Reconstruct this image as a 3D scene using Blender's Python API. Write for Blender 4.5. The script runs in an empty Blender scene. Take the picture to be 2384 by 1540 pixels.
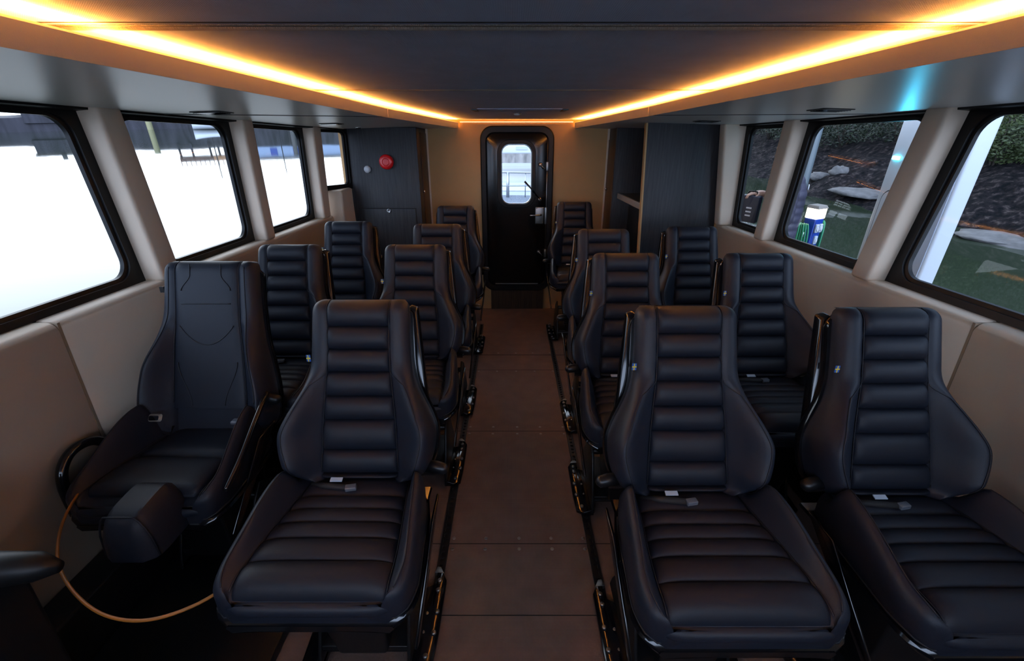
import bpy, bmesh, math, random
from mathutils import Vector, Matrix, Euler

SC = bpy.context.scene
COL = SC.collection
PI = math.pi

# ------------------------------------------------------------------ camera
F_PX, W_PX = 1060.0, 2384.0
CAM_H = 1.743
PITCH = math.radians(22.08)
cam_d = bpy.data.cameras.new('camera')
cam = bpy.data.objects.new('camera', cam_d)
COL.objects.link(cam)
cam.location = (0, 0, CAM_H)
cam.rotation_euler = (PI / 2 - PITCH, 0, 0)
cam_d.sensor_fit = 'HORIZONTAL'
cam_d.sensor_width = 36.0
cam_d.lens = 36.0 * F_PX / W_PX
cam_d.clip_start = 0.02
cam_d.clip_end = 600
SC.camera = cam

# ------------------------------------------------------------------ colour management
vs = SC.view_settings
vs.view_transform = 'Standard'
vs.look = 'None'
vs.gamma = 1.0
vs.use_curve_mapping = False
vs.exposure = 0.95
SC.cycles.use_denoising = True
SC.cycles.max_bounces = 8
SC.cycles.transparent_max_bounces = 16
SC.cycles.sample_clamp_indirect = 6.0
SC.cycles.caustics_reflective = False
SC.cycles.caustics_refractive = False

# ------------------------------------------------------------------ sky: bright haze over the water on the left
world = bpy.data.worlds.new('sky')
SC.world = world
world.use_nodes = True
wn = world.node_tree
wn.nodes.clear()
w_out = wn.nodes.new('ShaderNodeOutputWorld')
w_bg = wn.nodes.new('ShaderNodeBackground')
w_tc = wn.nodes.new('ShaderNodeTexCoord')
SKY_BASE = (0.42, 0.58, 0.85)          # overhead and over the bank on the right
SKY_LOBES = [((-0.50, 0.83, 0.20), 0.35, 1.0, (1.75, 1.87, 2.0)),    # haze over the open water on the left
             ((0.0, -0.96, 0.22), 0.30, 0.98, (1.8, 2.2, 3.0))]      # bright sky ahead of the windscreen
w_col = None
for w_dir, w_lo, w_hi, w_rad in SKY_LOBES:
    w_dot = wn.nodes.new('ShaderNodeVectorMath'); w_dot.operation = 'DOT_PRODUCT'
    w_dot.inputs[1].default_value = Vector(w_dir).normalized()
    w_mr = wn.nodes.new('ShaderNodeMapRange'); w_mr.interpolation_type = 'SMOOTHSTEP'
    w_mr.inputs['From Min'].default_value = w_lo
    w_mr.inputs['From Max'].default_value = w_hi
    w_sc = wn.nodes.new('ShaderNodeVectorMath'); w_sc.operation = 'SCALE'
    w_sc.inputs[0].default_value = w_rad
    w_ad = wn.nodes.new('ShaderNodeVectorMath'); w_ad.operation = 'ADD'
    wn.links.new(w_tc.outputs['Generated'], w_dot.inputs[0])
    wn.links.new(w_dot.outputs['Value'], w_mr.inputs['Value'])
    wn.links.new(w_mr.outputs['Result'], w_sc.inputs['Scale'])
    wn.links.new(w_sc.outputs['Vector'], w_ad.inputs[0])
    if w_col is None:
        w_ad.inputs[1].default_value = SKY_BASE
    else:
        wn.links.new(w_col, w_ad.inputs[1])
    w_col = w_ad.outputs['Vector']
wn.links.new(w_col, w_bg.inputs['Color'])
wn.links.new(w_bg.outputs['Background'], w_out.inputs['Surface'])
world.cycles.sampling_method = 'MANUAL'
world.cycles.sample_map_resolution = 512

LED_STRENGTH = 165.0
LED_COLOUR = (1.0, 0.34, 0.05)
LAMP_STRENGTH = 5.0
CYAN_WATTS = 1.3

# ------------------------------------------------------------------ materials
def new_mat(name):
    m = bpy.data.materials.new(name)
    m.use_nodes = True
    nt = m.node_tree
    b = nt.nodes['Principled BSDF']
    return m, nt, b

def mat(name, col, rough=0.5, metal=0.0, spec=0.5, bump=0.0, bscale=200.0, vary=0.0, vscale=6.0, coat=0.0, stretch=(1, 1, 1), emit=None, estr=0.0, bdist=0.002):
    m, nt, b = new_mat(name)
    b.inputs['Base Color'].default_value = (*col, 1)
    b.inputs['Roughness'].default_value = rough
    b.inputs['Metallic'].default_value = metal
    b.inputs['Specular IOR Level'].default_value = spec
    b.inputs['Coat Weight'].default_value = coat
    b.inputs['Coat Roughness'].default_value = 0.08
    if emit:
        b.inputs['Emission Color'].default_value = (*emit, 1)
        b.inputs['Emission Strength'].default_value = estr
    if bump or vary:
        tc = nt.nodes.new('ShaderNodeTexCoord')
        mp = nt.nodes.new('ShaderNodeMapping')
        mp.inputs['Scale'].default_value = stretch
        nt.links.new(tc.outputs['Object'], mp.inputs['Vector'])
    if vary:
        n = nt.nodes.new('ShaderNodeTexNoise'); n.inputs['Scale'].default_value = vscale
        n.inputs['Detail'].default_value = 6
        nt.links.new(mp.outputs['Vector'], n.inputs['Vector'])
        r = nt.nodes.new('ShaderNodeMapRange')
        r.inputs['From Min'].default_value = 0.3; r.inputs['From Max'].default_value = 0.7
        r.inputs['To Min'].default_value = 1 - vary; r.inputs['To Max'].default_value = 1 + vary
        nt.links.new(n.outputs['Fac'], r.inputs['Value'])
        mx = nt.nodes.new('ShaderNodeVectorMath'); mx.operation = 'SCALE'
        mx.inputs[0].default_value = col
        nt.links.new(r.outputs['Result'], mx.inputs['Scale'])
        nt.links.new(mx.outputs['Vector'], b.inputs['Base Color'])
    if bump:
        n2 = nt.nodes.new('ShaderNodeTexNoise'); n2.inputs['Scale'].default_value = bscale
        n2.inputs['Detail'].default_value = 3
        nt.links.new(mp.outputs['Vector'], n2.inputs['Vector'])
        bp = nt.nodes.new('ShaderNodeBump'); bp.inputs['Strength'].default_value = bump
        bp.inputs['Distance'].default_value = bdist
        nt.links.new(n2.outputs['Fac'], bp.inputs['Height'])
        nt.links.new(bp.outputs['Normal'], b.inputs['Normal'])
    return m

def weave_mat(name, col, rough, sx, sy, strength, vary=0.06, spec=0.3):
    """cloth or embossed sheet: two crossed wave textures as relief"""
    m, nt, b = new_mat(name)
    b.inputs['Roughness'].default_value = rough
    b.inputs['Specular IOR Level'].default_value = spec
    tc = nt.nodes.new('ShaderNodeTexCoord')
    w1 = nt.nodes.new('ShaderNodeTexWave'); w1.bands_direction = 'X'; w1.inputs['Scale'].default_value = sx
    w2 = nt.nodes.new('ShaderNodeTexWave'); w2.bands_direction = 'Y'; w2.inputs['Scale'].default_value = sy
    for w in (w1, w2):
        w.inputs['Distortion'].default_value = 0.6
        nt.links.new(tc.outputs['Object'], w.inputs['Vector'])
    mu = nt.nodes.new('ShaderNodeMath'); mu.operation = 'MULTIPLY'
    nt.links.new(w1.outputs['Fac'], mu.inputs[0]); nt.links.new(w2.outputs['Fac'], mu.inputs[1])
    bp = nt.nodes.new('ShaderNodeBump'); bp.inputs['Strength'].default_value = strength; bp.inputs['Distance'].default_value = 0.002
    nt.links.new(mu.outputs['Value'], bp.inputs['Height'])
    nt.links.new(bp.outputs['Normal'], b.inputs['Normal'])
    n = nt.nodes.new('ShaderNodeTexNoise'); n.inputs['Scale'].default_value = 9; n.inputs['Detail'].default_value = 8
    nt.links.new(tc.outputs['Object'], n.inputs['Vector'])
    r = nt.nodes.new('ShaderNodeMapRange'); r.inputs['To Min'].default_value = 1 - vary * 2; r.inputs['To Max'].default_value = 1 + vary * 2
    nt.links.new(n.outputs['Fac'], r.inputs['Value'])
    mx = nt.nodes.new('ShaderNodeVectorMath'); mx.operation = 'SCALE'; mx.inputs[0].default_value = col
    nt.links.new(r.outputs['Result'], mx.inputs['Scale'])
    nt.links.new(mx.outputs['Vector'], b.inputs['Base Color'])
    return m

def wood_mat(name, c1, c2, rough=0.45):
    m, nt, b = new_mat(name)
    b.inputs['Roughness'].default_value = rough
    b.inputs['Specular IOR Level'].default_value = 0.35
    tc = nt.nodes.new('ShaderNodeTexCoord')
    mp = nt.nodes.new('ShaderNodeMapping'); mp.inputs['Scale'].default_value = (26, 26, 1.3)
    nt.links.new(tc.outputs['Object'], mp.inputs['Vector'])
    n = nt.nodes.new('ShaderNodeTexNoise'); n.inputs['Scale'].default_value = 3.0; n.inputs['Detail'].default_value = 8
    n.inputs['Distortion'].default_value = 0.6
    nt.links.new(mp.outputs['Vector'], n.inputs['Vector'])
    cr = nt.nodes.new('ShaderNodeValToRGB')
    cr.color_ramp.elements[0].position = 0.35; cr.color_ramp.elements[0].color = (*c1, 1)
    cr.color_ramp.elements[1].position = 0.66; cr.color_ramp.elements[1].color = (*c2, 1)
    nt.links.new(n.outputs['Fac'], cr.inputs['Fac'])
    nt.links.new(cr.outputs['Color'], b.inputs['Base Color'])
    bp = nt.nodes.new('ShaderNodeBump'); bp.inputs['Strength'].default_value = 0.25; bp.inputs['Distance'].default_value = 0.001
    nt.links.new(n.outputs['Fac'], bp.inputs['Height'])
    nt.links.new(bp.outputs['Normal'], b.inputs['Normal'])
    return m

def pane_mat(name, tint=(0.97, 0.98, 0.98), specks=0.0):
    """thin window glass: lets light straight through, mirrors at grazing angles, a few dried spray specks"""
    m = bpy.data.materials.new(name); m.use_nodes = True
    nt = m.node_tree; nt.nodes.clear()
    out = nt.nodes.new('ShaderNodeOutputMaterial')
    tr = nt.nodes.new('ShaderNodeBsdfTransparent'); tr.inputs['Color'].default_value = (*tint, 1)
    gl = nt.nodes.new('ShaderNodeBsdfGlossy'); gl.inputs['Roughness'].default_value = 0.0
    lw = nt.nodes.new('ShaderNodeLayerWeight'); lw.inputs['Blend'].default_value = 0.5
    pw = nt.nodes.new('ShaderNodeMath'); pw.operation = 'POWER'; pw.inputs[1].default_value = 5.0
    nt.links.new(lw.outputs['Facing'], pw.inputs[0])
    fr = nt.nodes.new('ShaderNodeMath'); fr.operation = 'MULTIPLY_ADD'; fr.inputs[1].default_value = 0.95; fr.inputs[2].default_value = 0.02
    nt.links.new(pw.outputs['Value'], fr.inputs[0])
    mx = nt.nodes.new('ShaderNodeMixShader')
    nt.links.new(fr.outputs['Value'], mx.inputs['Fac'])
    nt.links.new(tr.outputs['BSDF'], mx.inputs[1]); nt.links.new(gl.outputs['BSDF'], mx.inputs[2])
    if specks:
        tc = nt.nodes.new('ShaderNodeTexCoord')
        vo = nt.nodes.new('ShaderNodeTexVoronoi'); vo.inputs['Scale'].default_value = 120
        nt.links.new(tc.outputs['Object'], vo.inputs['Vector'])
        nz = nt.nodes.new('ShaderNodeTexNoise'); nz.inputs['Scale'].default_value = 4
        nt.links.new(tc.outputs['Object'], nz.inputs['Vector'])
        r = nt.nodes.new('ShaderNodeMapRange'); r.inputs['From Min'].default_value = 0.10; r.inputs['From Max'].default_value = 0.05
        nt.links.new(vo.outputs['Distance'], r.inputs['Value'])
        r2 = nt.nodes.new('ShaderNodeMapRange'); r2.inputs['From Min'].default_value = 0.52; r2.inputs['From Max'].default_value = 0.62
        r2.inputs['To Max'].default_value = specks
        nt.links.new(nz.outputs['Fac'], r2.inputs['Value'])
        mu = nt.nodes.new('ShaderNodeMath'); mu.operation = 'MULTIPLY'
        nt.links.new(r.outputs['Result'], mu.inputs[0]); nt.links.new(r2.outputs['Result'], mu.inputs[1])
        df = nt.nodes.new('ShaderNodeBsdfTranslucent'); df.inputs['Color'].default_value = (0.8, 0.82, 0.85, 1)
        m2 = nt.nodes.new('ShaderNodeMixShader')
        nt.links.new(mu.outputs['Value'], m2.inputs['Fac'])
        nt.links.new(mx.outputs['Shader'], m2.inputs[1]); nt.links.new(df.outputs['BSDF'], m2.inputs[2])
        nt.links.new(m2.outputs['Shader'], out.inputs['Surface'])
    else:
        nt.links.new(mx.outputs['Shader'], out.inputs['Surface'])
    return m

def emit_mat(name, col, strength):
    m = bpy.data.materials.new(name); m.use_nodes = True
    nt = m.node_tree; nt.nodes.clear()
    out = nt.nodes.new('ShaderNodeOutputMaterial')
    e = nt.nodes.new('ShaderNodeEmission'); e.inputs['Color'].default_value = (*col, 1); e.inputs['Strength'].default_value = strength
    nt.links.new(e.outputs['Emission'], out.inputs['Surface'])
    return m

M = {}
M['leather'] = mat('leather', (0.012, 0.0145, 0.023), 0.47, spec=0.27, bump=0.22, bscale=700, bdist=0.0012)
M['leather_dark'] = mat('leather_dark', (0.010, 0.012, 0.019), 0.50, spec=0.24, bump=0.22, bscale=700, bdist=0.0012)
M['piping'] = mat('piping', (0.012, 0.012, 0.016), 0.55, spec=0.3)
M['gloss_black'] = mat('gloss_black', (0.004, 0.004, 0.005), 0.12, spec=0.5)
M['satin_black'] = mat('satin_black', (0.006, 0.006, 0.007), 0.38, spec=0.4)
M['rubber'] = mat('rubber', (0.0045, 0.0045, 0.005), 0.45, spec=0.22)
M['steel'] = mat('steel', (0.62, 0.62, 0.62), 0.25, metal=1.0)
M['brushed_steel'] = mat('brushed_steel', (0.30, 0.29, 0.28), 0.38, metal=1.0, bump=0.1, bscale=90)
M['beige'] = mat('beige', (0.60, 0.48, 0.37), 0.55, spec=0.3, bump=0.15, bscale=420, vary=0.04, vscale=3)
M['beige_seam'] = mat('beige_seam', (0.26, 0.19, 0.13), 0.7, spec=0.2)
M['beige_wall'] = mat('beige_wall', (0.42, 0.25, 0.11), 0.6, spec=0.25, bump=0.2, bscale=260, vary=0.04, vscale=4)
M['soffit'] = mat('soffit', (0.78, 0.78, 0.79), 0.36, spec=0.42, bump=0.05, bscale=500, stretch=(0.3, 1, 1))
M['ceiling'] = weave_mat('ceiling_cloth', (0.48, 0.53, 0.68), 0.85, 70, 70, 0.5)
M['bead'] = weave_mat('bead_cloth', (0.27, 0.23, 0.19), 0.8, 120, 40, 0.8)
M['floor'] = weave_mat('floor_sheet', (0.15, 0.095, 0.078), 0.55, 55, 55, 0.4, vary=0.16, spec=0.35)
M['floor_gap'] = mat('floor_gap', (0.008, 0.006, 0.006), 0.8)
M['wood'] = wood_mat('dark_wood', (0.015, 0.015, 0.018), (0.030, 0.029, 0.033))
M['wood_brown_warmlit'] = wood_mat('brown_and_warmlit_wood', (0.035, 0.018, 0.009), (0.06, 0.032, 0.017))  # brown kick board; also carries warm strip light on the dark cabinet sides
M['counter'] = mat('counter', (0.05, 0.055, 0.065), 0.25, spec=0.6)
M['taupe'] = mat('taupe', (0.22, 0.19, 0.16), 0.5)
M['door_black'] = mat('door_black', (0.006, 0.005, 0.0045), 0.20, spec=0.3, bump=0.10, bscale=7, bdist=0.004)
M['red'] = mat('red_plastic', (0.72, 0.012, 0.014), 0.28, spec=0.5)
M['white_plastic'] = mat('white_plastic', (0.62, 0.62, 0.64), 0.35)
M['blue_tag'] = mat('blue_tag', (0.02, 0.09, 0.35), 0.6)
M['yellow_tag'] = mat('yellow_tag', (0.75, 0.55, 0.05), 0.6)
M['buckle'] = mat('buckle_grey', (0.10, 0.11, 0.13), 0.35, metal=0.0)
M['belt'] = mat('belt_webbing', (0.010, 0.010, 0.011), 0.75, bump=0.2, bscale=500)
M['orange'] = mat('orange_glint', (0.30, 0.10, 0.008), 0.5)  # strip light glinting on a seat rim, put into the colour
M['led'] = emit_mat('led_glow', LED_COLOUR, LED_STRENGTH)
M['led_dim'] = emit_mat('led_glow_dim', LED_COLOUR, LED_STRENGTH * 0.06)
M['cream'] = mat('cream_profile', (0.80, 0.70, 0.50), 0.5)
M['pane'] = pane_mat('window_glass', specks=0.22)
M['pane_door'] = pane_mat('door_glass', tint=(0.94, 0.97, 1.0))
# outside
M['kiosk_white'] = mat('kiosk_white', (0.46, 0.49, 0.53), 0.4)
M['kiosk_grey'] = mat('kiosk_grey', (0.36, 0.40, 0.49), 0.45)
M['dark_line'] = mat('dark_line', (0.02, 0.022, 0.025), 0.6)
M['screen'] = mat('paper_screen', (0.8, 0.78, 0.72), 0.4, emit=(1.0, 0.93, 0.82), estr=0.35)
M['cyan'] = emit_mat('cyan_lamp', (0.10, 0.75, 1.0), 7.0)
M['post_lamp'] = emit_mat('post_lamp', (1.0, 0.88, 0.66), LAMP_STRENGTH)
M['post_blue'] = mat('post_blue', (0.007, 0.04, 0.27), 0.35)
M['hose_green'] = mat('hose_green', (0.012, 0.19, 0.085), 0.4)
M['socket_grey'] = mat('socket_grey', (0.42, 0.48, 0.55), 0.4)
M['display_dark'] = mat('display_dark', (0.05, 0.07, 0.08), 0.2)
M['jacket'] = mat('jacket', (0.028, 0.027, 0.048), 0.55, vary=0.2, vscale=10)
M['trousers'] = mat('trousers', (0.020, 0.028, 0.065), 0.8)
M['skin'] = mat('skin', (0.50, 0.30, 0.22), 0.55)
M['hair'] = mat('hair', (0.035, 0.022, 0.015), 0.7)
M['bag'] = mat('bag_cloth', (0.020, 0.024, 0.045), 0.5)
M['print'] = mat('white_print', (0.6, 0.62, 0.68), 0.5)
M['dock'] = mat('dock_planks', (0.22, 0.22, 0.215), 0.7, bump=0.3, bscale=20, vary=0.2, vscale=8)
M['leaf'] = mat('leaf', (0.012, 0.021, 0.008), 0.6, vary=0.5, vscale=1.2)
M['leaf_light'] = mat('leaf_light', (0.034, 0.052, 0.013), 0.6, vary=0.4, vscale=2)
M['bark'] = mat('bark', (0.05, 0.038, 0.03), 0.9)
M['rock'] = mat('pale_rock', (0.085, 0.082, 0.082), 0.8, bump=0.6, bscale=6, vary=0.35, vscale=5, bdist=0.05)
M['quay'] = mat('quay_timber', (0.030, 0.028, 0.036), 0.85, vary=0.5, vscale=2.0, stretch=(1, 1, 0.15))
M['red_brown'] = mat('red_brown_boards', (0.10, 0.045, 0.032), 0.8, vary=0.3, vscale=2)
M['ochre_boards'] = mat('ochre_boards', (0.33, 0.15, 0.06), 0.8)
M['pale_blue'] = mat('pale_blue_boards', (0.30, 0.38, 0.52), 0.8)
M['pole_yellow'] = mat('pole_yellow', (0.25, 0.23, 0.12), 0.8)
M['boat_white'] = mat('boat_white', (0.50, 0.52, 0.55), 0.3)
M['boat_grey'] = mat('boat_grey', (0.16, 0.18, 0.21), 0.6, bump=0.5, bscale=60, vary=0.5, vscale=40)
M['pole_grey'] = mat('pole_grey', (0.06, 0.08, 0.09), 0.5)
M['reflector'] = mat('reflector', (0.62, 0.68, 0.76), 0.6)
M['stern'] = mat('stern_bank', (0.20, 0.18, 0.16), 0.9, vary=0.7, vscale=2.2, stretch=(2.5, 2.5, 0.7))
M['alu'] = mat('aluminium', (0.40, 0.42, 0.44), 0.35, metal=0.8)

# water: green body colour, real Fresnel mirror, low ripples
m, nt, b = new_mat('water')
b.inputs['Base Color'].default_value = (0.018, 0.026, 0.016, 1)
b.inputs['Roughness'].default_value = 0.03
b.inputs['IOR'].default_value = 1.33
b.inputs['Specular IOR Level'].default_value = 0.5
tc = nt.nodes.new('ShaderNodeTexCoord')
mp = nt.nodes.new('ShaderNodeMapping'); mp.inputs['Scale'].default_value = (1.0, 3.2, 1.0); mp.inputs['Rotation'].default_value = (0, 0, 0.5)
nz = nt.nodes.new('ShaderNodeTexNoise'); nz.inputs['Scale'].default_value = 1.1; nz.inputs['Detail'].default_value = 3
bp = nt.nodes.new('ShaderNodeBump'); bp.inputs['Strength'].default_value = 0.008; bp.inputs['Distance'].default_value = 0.10
nt.links.new(tc.outputs['Object'], mp.inputs['Vector']); nt.links.new(mp.outputs['Vector'], nz.inputs['Vector'])
nt.links.new(nz.outputs['Fac'], bp.inputs['Height']); nt.links.new(bp.outputs['Normal'], b.inputs['Normal'])
M['water'] = m
# bank: wet weed-covered stones
m, nt, b = new_mat('weedy_bank')
tc = nt.nodes.new('ShaderNodeTexCoord')
vo = nt.nodes.new('ShaderNodeTexVoronoi'); vo.inputs['Scale'].default_value = 2.6
n1 = nt.nodes.new('ShaderNodeTexNoise'); n1.inputs['Scale'].default_value = 6.5; n1.inputs['Detail'].default_value = 10; n1.inputs['Roughness'].default_value = 0.7
for n in (vo, n1):
    nt.links.new(tc.outputs['Object'], n.inputs['Vector'])
cr = nt.nodes.new('ShaderNodeValToRGB')
cr.color_ramp.elements[0].position = 0.40; cr.color_ramp.elements[0].color = (0.003, 0.0045, 0.006, 1)
cr.color_ramp.elements[1].position = 0.70; cr.color_ramp.elements[1].color = (0.11, 0.09, 0.086, 1)
e = cr.color_ramp.elements.new(0.53); e.color = (0.018, 0.015, 0.017, 1)
nt.links.new(n1.outputs['Fac'], cr.inputs['Fac']); nt.links.new(cr.outputs['Color'], b.inputs['Base Color'])
b.inputs['Roughness'].default_value = 0.6
ad = nt.nodes.new('ShaderNodeMath'); ad.operation = 'MULTIPLY_ADD'; ad.inputs[1].default_value = 0.7
nt.links.new(n1.outputs['Fac'], ad.inputs[0]); nt.links.new(vo.outputs['Distance'], ad.inputs[2])
bp = nt.nodes.new('ShaderNodeBump'); bp.inputs['Strength'].default_value = 0.9; bp.inputs['Distance'].default_value = 0.35
nt.links.new(ad.outputs['Value'], bp.inputs['Height']); nt.links.new(bp.outputs['Normal'], b.inputs['Normal'])
b.inputs['Specular IOR Level'].default_value = 0.08; b.inputs['Roughness'].default_value = 0.9
M['bank'] = m

# ------------------------------------------------------------------ helpers
class MB:
    """collects vertices and faces for ONE mesh object"""
    def __init__(s):
        s.v = []; s.f = []; s.mi = []
    def add(s, vs_, fs_, mi=0):
        o = len(s.v)
        s.v += [tuple(p) for p in vs_]
        s.f += [tuple(i + o for i in f) for f in fs_]
        s.mi += [mi] * len(fs_)
        return s
    def hexa(s, p, mi=0):
        """8 corners: bottom 0-3 counter-clockwise, top 4-7 above them"""
        return s.add(p, [(0, 3, 2, 1), (4, 5, 6, 7), (0, 1, 5, 4), (1, 2, 6, 5), (2, 3, 7, 6), (3, 0, 4, 7)], mi)
    def box(s, x0, x1, y0, y1, z0, z1, mi=0):
        return s.hexa([(x0, y0, z0), (x1, y0, z0), (x1, y1, z0), (x0, y1, z0), (x0, y0, z1), (x1, y0, z1), (x1, y1, z1), (x0, y1, z1)], mi)
    def cyl(s, a, b, r0, r1=None, n=16, mi=0, cap=True):
        r1 = r0 if r1 is None else r1
        a = Vector(a); b = Vector(b); d = (b - a).normalized()
        u = d.orthogonal().normalized(); w = d.cross(u)
        vs_ = []
        for c, r in ((a, r0), (b, r1)):
            for i in range(n):
                t = 2 * PI * i / n
                vs_.append(c + (u * math.cos(t) + w * math.sin(t)) * r)
        fs_ = [(i, (i + 1) % n, n + (i + 1) % n, n + i) for i in range(n)]
        if cap:
            fs_ += [tuple(range(n))[::-1], tuple(range(n, 2 * n))]
        return s.add(vs_, fs_, mi)
    def tube(s, pts, r, n=8, mi=0, closed=False):
        pts = [Vector(p) for p in pts]
        k = len(pts); vs_ = []; u = None
        rr = r if isinstance(r, (list, tuple)) else [r] * k
        for i, p in enumerate(pts):
            if closed:
                d = (pts[(i + 1) % k] - pts[i - 1]).normalized()
            else:
                d = (pts[min(i + 1, k - 1)] - pts[max(i - 1, 0)]).normalized()
            if u is None:
                u = d.orthogonal().normalized()
            else:
                u = (u - d * u.dot(d))
                u = u.normalized() if u.length > 1e-6 else d.orthogonal().normalized()
            w = d.cross(u)
            for j in range(n):
                t = 2 * PI * j / n
                vs_.append(p + (u * math.cos(t) + w * math.sin(t)) * rr[i])
        fs_ = []
        for i in range(k if closed else k - 1):
            a = i * n; c = ((i + 1) % k) * n
            fs_ += [(a + j, a + (j + 1) % n, c + (j + 1) % n, c + j) for j in range(n)]
        if not closed:
            fs_ += [tuple(range(n))[::-1], tuple(range((k - 1) * n, k * n))]
        return s.add(vs_, fs_, mi)
    def lathe(s, prof, n=24, o=(0, 0, 0), axis='Z', mi=0):
        """prof: (radius, height) pairs"""
        vs_ = []
        for r, h in prof:
            for i in range(n):
                t = 2 * PI * i / n
                c, q = r * math.cos(t), r * math.sin(t)
                p = (c, q, h) if axis == 'Z' else ((c, -h, q) if axis == '-Y' else (h, c, q))
                vs_.append((p[0] + o[0], p[1] + o[1], p[2] + o[2]))
        fs_ = []
        for k in range(len(prof) - 1):
            for i in range(n):
                fs_.append((k * n + i, k * n + (i + 1) % n, (k + 1) * n + (i + 1) % n, (k + 1) * n + i))
        fs_ += [tuple(range(n))[::-1], tuple(range((len(prof) - 1) * n, len(prof) * n))]
        return s.add(vs_, fs_, mi)
    def loops(s, rings, cap=True, mi=0):
        """skin a list of equal-length closed rings"""
        n = len(rings[0]); vs_ = [p for r in rings for p in r]; fs_ = []
        for k in range(len(rings) - 1):
            for i in range(n):
                fs_.append((k * n + i, k * n + (i + 1) % n, (k + 1) * n + (i + 1) % n, (k + 1) * n + i))
        if cap:
            for k in (0, len(rings) - 1):
                c = Vector((0, 0, 0))
                for p in rings[k]:
                    c += Vector(p)
                vs_.append(c / n); ci = len(vs_) - 1
                for i in range(n):
                    fs_.append((k * n + (i + 1) % n, k * n + i, ci) if k == 0 else (k * n + i, k * n + (i + 1) % n, ci))
        return s.add(vs_, fs_, mi)
    def build(s, name, material, parent=None, smooth=False, bevel=0.0, segs=3, loc=None, angle=None):
        me = bpy.data.meshes.new(name)
        me.from_pydata(s.v, [], s.f)
        mats = material if isinstance(material, (list, tuple)) else [material]
        for mm in mats:
            me.materials.append(mm)
        for i, p in enumerate(me.polygons):
            p.material_index = s.mi[i]
            p.use_smooth = bool(smooth)
        bm = bmesh.new(); bm.from_mesh(me)
        bmesh.ops.recalc_face_normals(bm, faces=bm.faces)
        bm.to_mesh(me); bm.free()
        me.update()
        o = bpy.data.objects.new(name, me)
        COL.objects.link(o)
        if loc is not None:
            o.location = loc
        if parent is not None:
            o.parent = parent
        if bevel:
            md = o.modifiers.new('bevel', 'BEVEL'); md.width = bevel; md.segments = segs; md.limit_method = 'ANGLE'
            md.angle_limit = math.radians(30 if angle is None else angle)
            md.harden_normals = False
            for p in me.polygons:
                p.use_smooth = True
        return o

def tag(o, label, cat, group=None, kind=None):
    o['label'] = label; o['category'] = cat
    if group:
        o['group'] = group
    if kind:
        o['kind'] = kind
    return o

def struct(o, label=None):
    o['kind'] = 'structure'
    if label:
        o['label'] = label
    return o

def empty(name, loc=(0, 0, 0), rz=0.0):
    o = bpy.data.objects.new(name, None)
    COL.objects.link(o)
    o.empty_display_size = 0.1
    o.location = loc
    o.rotation_euler = (0, 0, rz)
    return o

def copy_tree(o, parent=None):
    c = o.copy(); COL.objects.link(c)
    if parent is not None:
        c.parent = parent
    for ch in [x for x in o.children]:
        copy_tree(ch, c)
    return c

def lerp_tab(tab, x):
    """piecewise-linear table with smooth easing"""
    if x <= tab[0][0]:
        return tab[0][1]
    for (a, fa), (b_, fb) in zip(tab, tab[1:]):
        if x <= b_:
            t = (x - a) / (b_ - a)
            return fa + (fb - fa) * t
    return tab[-1][1]

def spline_tab(tab, x):
    """Catmull-Rom through a sorted table"""
    if x <= tab[0][0]:
        return tab[0][1]
    if x >= tab[-1][0]:
        return tab[-1][1]
    for i in range(len(tab) - 1):
        x0, y0 = tab[i]; x1, y1 = tab[i + 1]
        if x <= x1:
            xm, ym = tab[max(i - 1, 0)]; xp, yp = tab[min(i + 2, len(tab) - 1)]
            h = x1 - x0; t = (x - x0) / h
            m0 = (y1 - ym) / (x1 - xm) * h; m1 = (yp - y0) / (xp - x0) * h
            t2, t3 = t * t, t * t * t
            return (2 * t3 - 3 * t2 + 1) * y0 + (t3 - 2 * t2 + t) * m0 + (-2 * t3 + 3 * t2) * y1 + (t3 - t2) * m1

def sstep(a, b_, x):
    t = min(1.0, max(0.0, (x - a) / (b_ - a)))
    return t * t * (3 - 2 * t)

def rrect(w, h, r, n=8):
    """rounded rectangle outline, counter-clockwise, centred"""
    pts = []
    for cx, cy, a0 in ((w / 2 - r, h / 2 - r, 0), (-w / 2 + r, h / 2 - r, PI / 2), (-w / 2 + r, -h / 2 + r, PI), (w / 2 - r, -h / 2 + r, 1.5 * PI)):
        for i in range(n + 1):
            t = a0 + PI / 2 * i / n
            pts.append((cx + r * math.cos(t), cy + r * math.sin(t)))
    return pts

# ================================================================== THE CABIN SHELL
YR = 4.985          # rear bulkhead
YF = -1.0           # front end, behind the camera
ZS = 1.165          # top of the side ledges
ZW = 1.882          # top of the windows
ZC = 1.986          # ceiling
TOPX = {1: [(-1.0, 1.83), (1.3, 1.80), (2.08, 1.755), (3.04, 1.685), (3.65, 1.60), (4.985, 1.52)],
        -1: [(-1.0, 1.76), (1.3, 1.71), (2.09, 1.667), (3.04, 1.605), (4.05, 1.585), (4.11, 1.575), (4.50, 1.41), (4.985, 1.30)]}
BOTX = {1: 1.63, -1: 1.60}
BOTT = {1: [(-1.0, 1.63), (5.0, 1.63)], -1: [(-1.0, 1.60), (4.10, 1.60), (4.50, 1.425), (5.0, 1.30)]}
FASC = {1: [(-1.0, 1.00), (0.93, 0.900), (2.95, 0.801), (4.93, 0.622)],
        -1: [(-1.0, 1.02), (0.93, 0.900), (3.10, 0.766), (4.93, 0.533)]}
ZF0, ZF1 = 1.911, 1.960

def side_pt(sd, y, q, out=0.0):
    """point of the leaning window plane: q = 0 at the ledge, 1 at the soffit"""
    bx = lerp_tab(BOTT[sd], y)
    x = bx + (lerp_tab(TOPX[sd], y) - bx) * q + out
    return (sd * x, y, ZS + (ZW - ZS) * q)

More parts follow.
